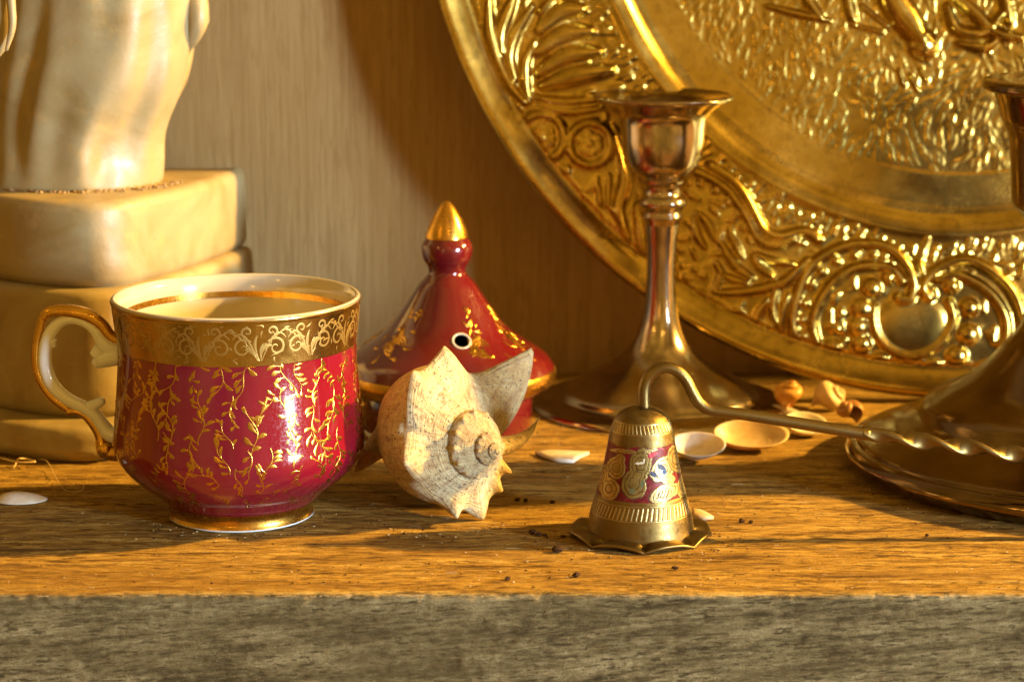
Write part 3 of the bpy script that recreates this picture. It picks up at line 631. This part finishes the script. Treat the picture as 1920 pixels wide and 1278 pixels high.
mesh('body', np.concatenate(V), gridfaces(len(rp), nth, wrap_m=True), MSTONE, fig)
cu = [at_y(x, y, SD + dy) for x, y, dy in ((340, -90, 0), (356, -40, -.002), (368, 6, -.004), (370, 40, -.005), (362, 68, -.004), (352, 88, -.002), (346, 112, .0))]
cv = [tube_vf(catmull(cu, 6), catmull(np.array([8, 20, 22, 20, 15, 10, 4.])[:, None] * mm(370, 40, SD), 6)[:, 0], 16)]
cu2 = [at_y(x, y, SD - .004) for x, y in ((362, 10), (380, 18), (386, 38), (376, 56), (362, 62))]
cv.append(tube_vf(catmull(cu2, 6), catmull(np.array([4, 6, 6.5, 5, 3.])[:, None] * mm(370, 40, SD), 6)[:, 0], 14))
mesh('curl', *merge(cv), MSTONE, fig)
dr = [at_y(x, y, .655) for x, y in ((-20, -90), (-4, -40), (6, 10), (8, 50), (2, 85), (-6, 108))]
dv = [tube_vf(catmull(dr, 6), catmull(np.array([22, 24, 22, 18, 12, 4.])[:, None] * mm(0, 40, .655), 6)[:, 0], 16)]
dr2 = [at_y(x, y, .651) for x, y in ((-16, -80), (14, -30), (22, 20), (22, 55), (12, 95))]
dv.append(tube_vf(catmull(dr2, 6), catmull(np.array([7, 9, 8, 7, 3.])[:, None] * mm(0, 40, .655), 6)[:, 0], 14))
arm = [(at_y(-24, -90, .655)), np.array([-.150, .672, .150]), np.array([-.143, .690, .160])]
dv.append(tube_vf(catmull(arm, 8), np.linspace(.0035, .006, 17), 14))
mesh('hanging_fold', *merge(dv), MSTONE, fig)
# grit lying round the foot of the figure
gp = []
for k in range(170):
    t = random.uniform(PI * 1.05, 2 * PI); q = random.uniform(1.0, 1.16); hw = .0262
    p_ = np.array([-.131 + hw * q * math.cos(t) + .001, SD + .8 * hw * q * math.sin(t) - .0008, .0727]); s_ = random.uniform(.0002, .0006)
    gp.append(ball(p_, (s_ * random.uniform(.7, 1.8), s_, s_ * .8), 4, 5))
tag(mesh('grit', *merge(gp), M('grit', (.30, .19, .08), .9).m, None, loc=(-.131, SD, .0725)), 'brown grit lying round the foot of the stone figure', 'grit', kind='stuff')

# ------------------------------------------------------------------ bell shaped snuffer
ED = .582; EX = at_y(1201.5, 960, ED)[0]
bell = thing('candle_snuffer', 'brass bell-shaped candle snuffer with red enamel band, scalloped foot and twisted handle', 'snuffer', (EX, ED, 0))
bpf = prof_px([(101, 992), (99, 980), (95, 957), (86, 928), (76, 892), (67, 846), (60.5, 812), (54, 790), (43, 774), (24, 764), (6, 761)], 1201.5, ED)
bpd = catmull(bpf, 5); bn = 260; zz = bpd[:, 1]; L_ = np.r_[0, np.cumsum(np.hypot(np.diff(bpd[:, 0]), np.diff(zz)))]; u = np.linspace(0, L_[-1], bn); br = np.interp(u, L_, bpd[:, 0]); bz = np.interp(u, L_, zz)
nth = 720; th = np.linspace(0, 2 * PI, nth, endpoint=False); Tg = th[None, :] + 0 * br[:, None]; Rg = np.repeat(br[:, None], nth, 1); Zg = np.repeat(bz[:, None], nth, 1)
ys = np.sin(Tg); Yp = ED - np.abs(ys) * Rg; Xp = EX + Rg * np.cos(Tg)
qx, qy = project(np.stack([Xp, Yp, Zg], -1)); qx = (qx - 1020) * 3.194; qy = (qy - 660) * 3.194                       # surface chart of the visible half, mirrored on the far half
zf = lambda py: at_y(1201.5, py, ED - .0115)[2]                                                                           # height of a mark on the front line
C = np.zeros((*Rg.shape, 3)); C[:] = (.185, .13, .046); metl = np.ones(Rg.shape); dep = np.zeros(Rg.shape)
n1 = fbm(qx * .02, qy * .02, 4, 2); C *= (1 + .35 * n1)[..., None]
zt_, zb_ = zf(846), zf(943)
enam = (Zg < zt_ + .0012 * n1) & (Zg > zb_)
C[enam] = np.array((.11, .0045, .008)) * (1 + .9 * fbm(qx * .05, qy * .05, 3, 6))[enam][:, None]; metl[enam] = 0; dep[enam] = .00007
def ell(cx_, cy_, rx, ry, rot=0):
    a_ = math.radians(rot); X = qx - cx_; Y = qy - cy_; return np.hypot((X * math.cos(a_) + Y * math.sin(a_)) / rx, (-X * math.sin(a_) + Y * math.cos(a_)) / ry) + .42 * fbm(qx * .022, qy * .022, 3, 9)
gold = (.34, .235, .075); pale = (.40, .32, .15); grn = (.25, .20, .075)
for shps, col in ((((430, 692, 56, 70), (455, 640, 30, 30)), gold), (((578, 668, 66, 92, 18), (540, 790, 74, 80), (560, 740, 54, 60)), grn), (((388, 815, 60, 70, -14), (350, 740, 36, 66, 20)), gold), (((712, 700, 84, 62, -48), (745, 760, 44, 30)), pale), (((725, 842, 104, 46, -22), (690, 880, 50, 26)), pale), (((795, 640, 50, 78, -10),), gold), (((842, 800, 40, 80, 10),), gold), (((475, 592, 84, 13, 6),), gold), (((640, 590, 40, 12, -14),), pale)):
    e = np.min([ell(*q) for q in shps], 0); C[enam & (e < 1.07) & (e >= .99)] = (.07, .03, .02)
    k_ = enam & (e < .99); C[k_] = np.array(col) * (1 + .9 * n1[k_][:, None]); metl[k_] = .85; dep[k_] = 0
    for lv in (.42, .74): k_ = enam & (np.abs(e - lv) < .035); C[k_] = np.array((.10, .06, .025)); dep[k_] = .00004
for shp, col in (((705, 690, 34, 16, 35), (.015, .03, .09)), ((658, 732, 16, 22, -50), (.015, .03, .09)), ((720, 716, 14, 18), (.02, .06, .18)), ((590, 785, 14, 24, 30), (.09, .11, .05)), ((528, 830, 20, 16), (.10, .11, .05)), ((572, 665, 30, 7, -6), (.55, .50, .38)), ((600, 648, 6, 14), (.52, .46, .34)), ((690, 565, 30, 9, 30), (.40, .06, .10)), ((650, 615, 36, 16, -25), (.30, .025, .05))):
    e = ell(*shp) + .5 * fbm(qx * .11, qy * .11, 2, 4); k_ = enam & (e < .95); C[k_] = col; metl[k_] = 0
for X0 in (690, 705, 722, 740): 
    k_ = enam & (np.abs(qx - X0 - (qy - 850) * -.35) < 4) & (np.abs(qy - 850) < 26); C[k_] = (.06, .035, .02)
def groove(y0, wpx=4, col=(.42, .33, .16)):
    z0 = zf(660 + y0 / 3.194); k_ = np.abs(Zg - z0) < wpx / 3.194 * .00007; C[k_] = col; dep[k_] = .00010
for y0 in (388, 395): groove(y0, 2.2, (.16, .10, .04))
for y0 in (466, 522, 930, 1012): groove(y0, 2.6)
for (a0, b0, nt_, sl_) in ((470, 518, 46, .35), (936, 1006, 62, -.5)):
    za, zb2 = zf(660 + a0 / 3.194), zf(660 + b0 / 3.194); m_ = (Zg < za) & (Zg > zb2); ph = (Tg * nt_ / (2 * PI) + sl_ * (Zg - zb2) / (za - zb2)) % 1
    k_ = m_ & (ph < .34); C[k_] = (.42, .33, .16); dep[k_] = .00012; k2 = m_ & (ph >= .34) & (ph < .48); C[k2] = (.20, .13, .05)
Rg = Rg - dep
V = np.stack([EX + Rg * np.cos(Tg), ED + Rg * np.sin(Tg), Zg], -1).reshape(-1, 3)
mb = M('engraved_brass_and_enamel', rough=.3, Specular_IOR_Level=.25); at = mb.attr('Col'); n_ = mb.noise(900, 4, .7)
mb.to('Base Color', mb.mix(mb.ramp(n_, [(.55, 0.0), (.75, .5)]), at.outputs['Color'], (.20, .12, .04))); mb.to('Metallic', at.outputs['Alpha'])
mr = mb.node('ShaderNodeMapRange', Value=n_, _1=.35, _2=.7, _3=.34, _4=.58); mb.to('Roughness', mr.outputs[0]); mb.bump(n_, .12, .0003)
mesh('bell', V, gridfaces(bn, nth, wrap_m=True, flip=True), mb.m, bell, cols=np.c_[C.reshape(-1, 3), metl.ravel()])
MBELL = metal('dull_brass', (.23, .165, .062), (.15, .105, .04), .26, .48, 160, .25, 2200).m
# scalloped foot: eight lobes that touch the shelf at the cusps
nl = 8; nth = 320; th = np.linspace(0, 2 * PI, nth, endpoint=False); ph = ((th + PI / 2) * nl / (2 * PI)) % 1; cusp = np.abs(ph - .5) * 2       # 1 at cusps
crease = np.exp(-((1 - cusp) / .16) ** 2); r0 = 100 * mm(1201, 985, ED); r1 = 134 * mm(1201, 985, ED); zf0 = bz[0] + .0006
irr = .0006 * fbm(th * 3, th * 0 + 2, 3, 3)
rows = []
for q in np.linspace(0, 1, 12):
    R_ = r0 - .0006 + (r1 - r0) * q * (1 + .05 * (cusp - .5)) + irr * q
    zo = zf0 * (1 - q) ** 1.3 + q * (.0020 - .0015 * cusp ** 2.2) - crease * .0013 * math.sin(PI * min(q * 1.05, 1)) + .0006 * math.sin(PI * q) * (1 - cusp)
    rows.append((R_, np.maximum(zo, .0004 + .0002 * (1 - q))))
for dR, dz in ((.0003, -.0002), (.0004, -.0006), (.0001, -.0010), (-.0012, -.0012), (-.004, -.0010)):
    R_, zo = rows[11]; rows.append((R_ + dR, np.maximum(zo + dz, .00002 + (0 if dR > -.001 else .0003))))
V = np.concatenate([np.c_[EX + R_ * np.cos(th), ED + R_ * np.sin(th), z] for R_, z in rows])
mesh('scalloped_foot', V, gridfaces(len(rows), nth, wrap_m=True), MBELL, bell)
hp = [(1208, 770), (1207, 742), (1209, 722), (1218, 704), (1234, 692), (1252, 689), (1271, 696), (1287, 713), (1298, 735), (1311, 755), (1330, 767), (1360, 772), (1398, 777), (1448, 785), (1497, 793), (1577, 806), (1630, 814)]
P3 = catmull([at_y(x, y, ED + .0) for x, y in hp], 8); S = mm(1300, 760, ED)
hnd = mesh('handle', *tube_vf(P3, np.full(len(P3), 11.2 * S), 18), MBELL, bell)
a_ = at_y(1618, 812, ED); b_ = at_y(1920, 853, ED); dirv = (b_ - a_) / np.linalg.norm(b_ - a_); Lt = (a_[2] - .0028) / -dirv[2]
un = np.linspace(0, 1, 420); Pt = a_ + dirv * (un * Lt)[:, None]; n0 = np.array([0, 1., 0]); n1_ = np.cross(dirv, n0); ang = 2 * PI * (un * Lt) / .0236 + .6; blend = np.clip(un * Lt / .010, 0, 1)
aw = 11.2 * S * (1 + .50 * blend); bw = 11.2 * S * (1 - .36 * blend); cs = np.linspace(0, 2 * PI, 20, endpoint=False); V = []
for k in range(420):
    ca, sa = math.cos(ang[k]), math.sin(ang[k]); e1 = n0 * ca + n1_ * sa; e2 = -n0 * sa + n1_ * ca
    V.append(Pt[k] + aw[k] * (np.sign(np.cos(cs)) * np.abs(np.cos(cs)) ** .55)[:, None] * e1 + bw[k] * (np.sign(np.sin(cs)) * np.abs(np.sin(cs)) ** .55)[:, None] * e2)
mesh('twisted_shank', np.concatenate(V), gridfaces(420, 20, wrap_m=True), MBELL, hnd)

# ------------------------------------------------------------------ spiral shells
def whorls(apex, axis, scale, k, turns, phi0, prof, spikes=(), nodes=(0, 0), nth=110, nv=70, up=(0, 0, 1), ccw=1, v0=.30, droop=0.):
    a = np.asarray(axis, float); a /= np.linalg.norm(a); upv = np.asarray(up, float); e2 = upv - a * (upv @ a); e2 /= np.linalg.norm(e2); e1 = np.cross(e2, a)
    pf = catmull(prof, 10); ls = np.r_[0, np.cumsum(np.hypot(*np.diff(pf, axis=0).T))]; v = np.linspace(0, 1, nv) ** 1.15
    pr = np.interp(v * ls[-1], ls, pf[:, 0]); ph_ = np.interp(v * ls[-1], ls, pf[:, 1]); vs_ = ls[34]; lv = v * ls[-1]
    W = np.linspace(-.075, turns, int(turns * nth)); s = k ** np.maximum(W, 0); phi = phi0 + ccw * 2 * PI * W
    Rr = s[:, None] * pr; Hh = s[:, None] * ph_; add = np.zeros_like(Rr); adh = np.zeros_like(Rr)
    dphi = np.zeros_like(Rr)
    for pang, amp, wid, lift, shp, crl in spikes:
        dw = W - pang / 360.; g = np.clip(1 - np.abs(dw * 360) / wid, 0, 1) ** shp
        b_ = amp * g[:, None] * np.exp(-((lv[None, :] - vs_) / 3.6) ** 2); add += b_; adh -= b_ * lift; dphi += crl * (b_ / amp) ** 2
    if nodes[0]:
        m_ = np.clip((W - 1.02) * 12, 0, 1); g = np.maximum(0, np.cos(2 * PI * W * nodes[0])) ** 1.5 * m_
        b_ = nodes[1] * (s * g)[:, None] * np.exp(-((lv[None, :] - vs_) / 2.2) ** 2); add += b_; adh -= b_ * .3
    add += s[:, None] * .10 * np.sin(lv[None, :] * 7.0) * np.clip(1 - np.abs(lv - vs_ * .6) / 9, 0, 1) + s[:, None] * .8 * fbm(W[:, None] * 16 + 0 * lv, lv[None, :] * .35 + 0 * W[:, None], 4, 12)
    Rr = Rr + add; Hh = Hh + adh
    phm = phi[:, None] + dphi
    P_ = apex + scale * (Rr[..., None] * (np.cos(phm)[..., None] * e1 + np.sin(phm)[..., None] * e2) - Hh[..., None] * a)
    P_[..., 2] -= droop * np.clip((Hh - 33) / 24, 0, 1) ** 1.4
    uv = np.stack([np.repeat(W[:, None], nv, 1), np.repeat(v[None], len(W), 0)], -1)
    return P_.reshape(-1, 3), gridfaces(len(W), nv), uv.reshape(-1, 2)
AX = np.array([.68, -.725, .11]); AX /= np.linalg.norm(AX); KC = at_y(825, 817, .602); APEX = KC + AX * .0236
wp = [(9.7, 12.6), (12.4, 14.0), (16.0, 16.9), (18.8, 19.6), (20.2, 21.8), (21.2, 25.5), (20.9, 31.0), (18.2, 37.0), (12.4, 43.0), (7.8, 49.0), (5.4, 54.0), (4.0, 58)]
# angle back from the lip, height, half width, lift towards the spire, sharpness, curl
SPK = [(-3, 17.0, 27, .08, 1.25, .12), (60, 7.0, 30, .15, 1.5, .0), (94, 7.6, 32, .30, 1.5, -.05), (151, 5.0, 28, .70, 1.5, .0), (220, 4.0, 17, .70, 1.4, .0), (251, 6.0, 26, .20, 1.2, .0), (279, 4.0, 16, .3, 1.4, .0), (299, 4.0, 13, .3, 1.4, .0), (326, 12.5, 13, .10, 1.1, .30)]
V, f, uv = whorls(APEX, AX, .0011, .49, 4.4, math.radians(29), wp, SPK, (13, 2.0), nth=160, nv=110, droop=.011)
def conch_mat():
    m = M('weathered_whelk', rough=.62); st = m.attr('st').outputs['Vector']
    a1 = m.noise(70, 5, .65, .6); a2 = m.noise(420, 4, .65, .2); a3 = m.noise(1300, 3, .6)
    c = m.ramp(a1, [(.32, (.38, .24, .095)), (.46, (.52, .40, .20)), (.62, (.60, .52, .32))])
    sx = m.node('ShaderNodeSeparateXYZ', Vector=st); c = m.mix(m.ramp(m.math('ADD', sx.outputs[1], m.math('MULTIPLY', m.math('SUBTRACT', a1, .5), .5)), [(.34, 0.0), (.50, .75)]), c, (.46, .25, .085))
    stk = m.noise((60, 5, 1), 5, .7, .3, src=st)                                    # growth streaks along the whorl
    c = m.mix(m.ramp(stk, [(.46, 0.0), (.64, .7)]), c, (.34, .18, .075))
    lines = m.noise((4, 120, 1), 3, .7, 0, src=st); c = m.mix(m.ramp(lines, [(.50, 0.0), (.62, .55)]), c, (.34, .25, .15))
    c = m.mix(m.ramp(a2, [(.54, 0.0), (.66, .75)]), c, (.24, .15, .07))
    c = m.mix(m.ramp(a3, [(.60, 0.0), (.66, .95)]), c, (.045, .032, .022))
    m.to('Base Color', c); m.b.inputs['Subsurface Weight'].default_value = .4; m.b.inputs['Subsurface Radius'].default_value = (1, .65, .3); m.b.inputs['Subsurface Scale'].default_value = .003
    m.bump(m.math('ADD', m.math('ADD', stk, a2), m.math('ADD', m.math('MULTIPLY', lines, 1.4), m.math('MULTIPLY', a3, .5))), .8, .0009); return m.m
V[:, 2] -= V[:, 2].min()
dx_, dy_ = V[:, 0] - CX, V[:, 1] - CD; dd_ = np.hypot(dx_, dy_); need = cupR(np.clip(V[:, 2], 0, Z_LIP)) + .0008; kk = np.maximum(1, need / dd_)   # the shell rests against the cup, not in it
V[:, 0] = CX + dx_ * kk; V[:, 1] = CD + dy_ * kk
conch = thing('conch_shell', 'weathered spiky whelk shell with coiled spire lying beside the crimson cup', 'shell', (KC[0], KC[1], 0))
o = mesh('whorl_body', V, f, conch_mat(), conch, uv=uv); sm = o.modifiers.new('thick', 'SOLIDIFY'); sm.thickness = .0007; sm.offset = -1

def snail(label, px, py, r, axis, mat, group=None):
    b = at_z(px, py, 0); V, f, uv = whorls(np.zeros(3), axis, r / 19.3, .5, 3.5, 1.0, [(10.2, 10.9), (14, 12), (18, 15), (19.3, 19), (18.5, 24), (15, 30), (9, 35), (4, 39), (1, 40)], nth=40, nv=26)
    V[:, 2] -= V[:, 2].min(); V += [b[0] - V[:, 0].mean(), b[1] - V[:, 1].min(), 0]
    return tag(mesh('snail_shell', V, f, mat, loc=(b[0], V[:, 1].mean(), 0)), label, 'shell', group)
def clam(name, label, px, py, w_, l_, h_, rotz, up, mat, tilt=0., ribs=0):
    """half bivalve; up=True shows its hollow"""
    b = at_z(px, py, 0); nu, nv = 40, 16; V = []; 
    for sgn in (1, .86):
        for i in range(nv):
            q = i / (nv - 1)
            for j in range(nu):
                t = 2 * PI * j / nu; rr = q * (1 + .10 * math.cos(t) + .05 * math.cos(2 * t + .6)); rib = 1 + ribs * .02 * math.cos(22 * t) * q
                x, y = math.cos(t) * rr * w_ * (1 if sgn == 1 else .97), math.sin(t) * rr * l_ * (1 if sgn == 1 else .97); z = h_ * sgn * rib * (1 - q ** 2.2) + h_ * .025 * math.sin(q * 46 + .8 * math.sin(3 * t)) - (0 if sgn == 1 else h_ * .02)
                x -= .25 * w_ * (1 - q) ** 1.0
                V.append((x, y, -z if up else z))
    V = np.array(V); f = gridfaces(nv, nu, wrap_m=True).tolist() + (gridfaces(nv, nu, wrap_m=True, flip=True) + nu * nv).tolist()
    e = (nv - 1) * nu; f += [[e + j, e + (j + 1) % nu, e + nu * nv + (j + 1) % nu, e + nu * nv + j] for j in range(nu)]
    ct, st_ = math.cos(tilt), math.sin(tilt); y, z = V[:, 1].copy(), V[:, 2].copy(); V[:, 1] = y * ct - z * st_; V[:, 2] = y * st_ + z * ct
    c_, s_ = math.cos(rotz), math.sin(rotz); x, y = V[:, 0].copy(), V[:, 1].copy(); V[:, 0] = x * c_ - y * s_; V[:, 1] = x * s_ + y * c_
    V[:, 2] -= V[:, 2].min(); V += [b[0], b[1] - V[:, 1].min(), 0]
    return tag(mesh(name, V, f, mat, loc=(b[0], V[:, 1].mean(), 0)), label, 'shell')
def chip(name, label, pxs, z, mat, cat, th_=.0009):
    P_ = np.array([at_z(x, y, z) for x, y in pxs]); n = len(P_); c0 = P_.mean(0); V = np.vstack([P_ * [1, 1, 0] + [0, 0, .0001], P_ * [1, 1, 0] + [0, 0, th_], (P_ - c0) * .8 + c0 * [1, 1, 0] + [0, 0, th_ * 1.3]])
    f = [list(range(n))[::-1]] + [[i, (i + 1) % n, n + (i + 1) % n, n + i] for i in range(n)] + [[n + i, n + (i + 1) % n, 2 * n + (i + 1) % n, 2 * n + i] for i in range(n)] + [list(range(2 * n, 3 * n))]
    return tag(mesh(name, V, f, mat, loc=(c0[0], c0[1], 0)), label, cat)
# white flat shell at the plinth, chips and the little heap behind the bell handle
clam('clam_shell', 'small smooth white shell on bare wood below the cup handle', 28, 946, .0068, .0050, .0022, .15, False, MSH_WHITE)
chip('shell_chip', 'flat pinkish shell fragment between the whelk and the bell snuffer', [(1003, 845), (1030, 842), (1070, 843), (1105, 846), (1085, 855), (1075, 862), (1040, 860), (1018, 852)], .001, MSH_WHITE, 'shell fragment')
chip('paper_chip', 'tiny pale chip poking out from behind the scalloped foot of the snuffer', [(1298, 950), (1312, 952), (1326, 958), (1338, 965), (1318, 968), (1300, 962)], .0012, MSH_CREAM, 'chip')
clam('clam_shell', 'hollow white half shell showing its inside close to the bell snuffer', 1306, 872, .0078, .0068, .0046, -.25, True, MSH_WHITE, .32)
clam('clam_shell', 'oval cream half shell with dished inside below the snuffer handle', 1406, 853, .0106, .0075, .0048, .10, True, MSH_CREAM, .36)
clam('clam_shell', 'pale rounded shell half hidden by the snuffer handle, near the wide candlestick', 1512, 824, .0065, .0060, .0038, .4, True, MSH_WHITE, .4)
snail('amber domed snail shell in front of the brass plate', 1484, 786, .0060, (.1, -.25, 1), MSH_YEL)
clam('clam_shell', 'narrow white shell leaning on the amber snail shell', 1462, 779, .0062, .0022, .0020, -.35, False, MSH_WHITE, .3)
snail('knobbly cream sea snail shell below the rim of the brass plate', 1572, 774, .0062, (.75, -.35, .5), MSH_CREAM)
snail('small brown snail shell beside the wide candlestick foot', 1586, 800, .0046, (-.5, -.3, .8), MSH_BROWN)

# ------------------------------------------------------------------ crumbs, fibres and hairs
def crumb(px, py, s, label, grp=None):
    b = at_z(px, py, 0); V, f = ball((0, 0, 0), (s * random.uniform(1, 1.8), s, s * .7), 6, 8); V = V * (1 + .5 * (rng.random((len(V), 1)) - .5)); V[:, 2] -= V[:, 2].min() + .0002; V += [b[0], b[1], 0]
    return tag(mesh('bark_crumb', V, f, MCRUMB, loc=(b[0], b[1], 0), smooth=False), label, 'crumb', grp)
for px, py, s in ((998, 1000, .0009), (1010, 1003, .0007), (1022, 1004, .0005), (1046, 1034, .0011), (1080, 1080, .0008), (952, 1086, .0007), (970, 938, .0006), (986, 939, .0006), (1036, 942, .0006), (1056, 1006, .0005), (885, 958, .0008), (1266, 1066, .0006), (1390, 978, .0007), (1408, 980, .0006), (1738, 1004, .0005), (895, 955, .0006)):
    if 990 < px < 1060 and 995 < py < 1010: lb, gp_ = 'dark bark crumb in the loose row left of the scalloped snuffer foot', 'crumb row by the snuffer foot'
    elif py == 1034: lb, gp_ = 'biggest bark crumb, just in front of the crumb row by the snuffer', None
    elif py > 1060: lb, gp_ = 'small dark crumb between the scalloped foot and the front edge of the board', 'crumbs near the front edge'
    elif px < 900: lb, gp_ = 'dark crumb beside the lowest spike of the whelk shell', 'crumbs by the whelk'
    elif px < 1040: lb, gp_ = 'tiny dark crumb on sunlit wood between whelk and snuffer', 'crumbs between whelk and snuffer'
    else: lb, gp_ = 'tiny dark crumb on sunlit wood between snuffer and wide candlestick foot', 'crumbs right of the snuffer'
    crumb(px, py, s, lb, gp_)
fb = []
for k in range(330):
    edge = k < 230
    x = random.uniform(-.17, .19); y = YF + (random.uniform(-.0004, .0015) if edge else random.uniform(.002, .10)); L = random.uniform(.0008, .0032 if edge else .0045); a = random.gauss(0, .18) + (PI if random.random() < .5 else 0)
    if edge and random.random() < .5: a = random.uniform(-2.6, -.5)
    z0 = -.0010 if edge else -.0003; lift = random.uniform(.0, .0003); r_ = random.uniform(.00003, .00007)
    q = [np.array([x, y, z0]), np.array([x + math.cos(a) * L * .5, y + math.sin(a) * L * .5 * (.5 if not edge else .35), z0 + lift + .00005]), np.array([x + math.cos(a) * L, y + math.sin(a) * L * (.5 if not edge else .35), z0 + lift * random.uniform(.2, 1.3)])]
    fb.append(tube_vf(catmull(q, 3), np.full(7, r_), 4, False))
tag(mesh('wood_fibres', *merge(fb), MFIBRE, SHELF), kind='stuff')
fl = []; RINGS = ((CX, CD, .0205), (EX, ED, .020), (x_, .725, .041), (BCX, BD, .027), (.164, .6455, .068), (KC[0], KC[1] - .006, .014))
for k in range(1500):
    x = random.uniform(-.17, .19); y = YF + .003 + random.random() ** 1.3 * .16; s_ = random.uniform(.00007, .00024)
    if k % 3 == 0: g_ = random.choice(RINGS); t_ = random.uniform(PI, 2 * PI); r0 = g_[2] + abs(random.gauss(0, .003)); x, y = g_[0] + r0 * math.cos(t_), g_[1] + r0 * math.sin(t_)
    v_, f_ = ball((x, y, .00002), (s_ * random.uniform(.8, 2.4), s_, s_ * .6), 3, 5); fl.append((v_ + rng.normal(0, s_ * .25, v_.shape), f_))
n_ = len(fl); tag(mesh('dark_dust', *merge(fl[:n_ * 2 // 3]), MCRUMB, SHELF), kind='stuff'); tag(mesh('pale_dust', *merge(fl[n_ * 2 // 3:]), MFIBRE, SHELF), kind='stuff')
def hair(label, pts, r_=.00010):
    P_ = [at_z(x, y, z) for x, y, z in pts]
    return tag(mesh('hair', *tube_vf(catmull(P_, 8), np.full((len(P_) - 1) * 8 + 1, r_), 5), MHAIR, loc=tuple(P_[0] * [1, 1, 0])), label, 'hair')
hair('thick pale strand looped at the foot of the plinth', [(-20, 852, .001), (12, 861, .0015), (34, 866, .002), (58, 866, .002), (66, 864, .002), (50, 860, .002), (36, 859, .0025), (32, 864, .0015), (26, 876, .0003)], .00022)
hair('fine curling hair beside the small white shell', [(70, 861, .001), (85, 862, .002), (96, 876, .001), (106, 897, .0006), (120, 916, .0006), (140, 922, .0006), (154, 918, .0006), (157, 908, .0006)], .00008)
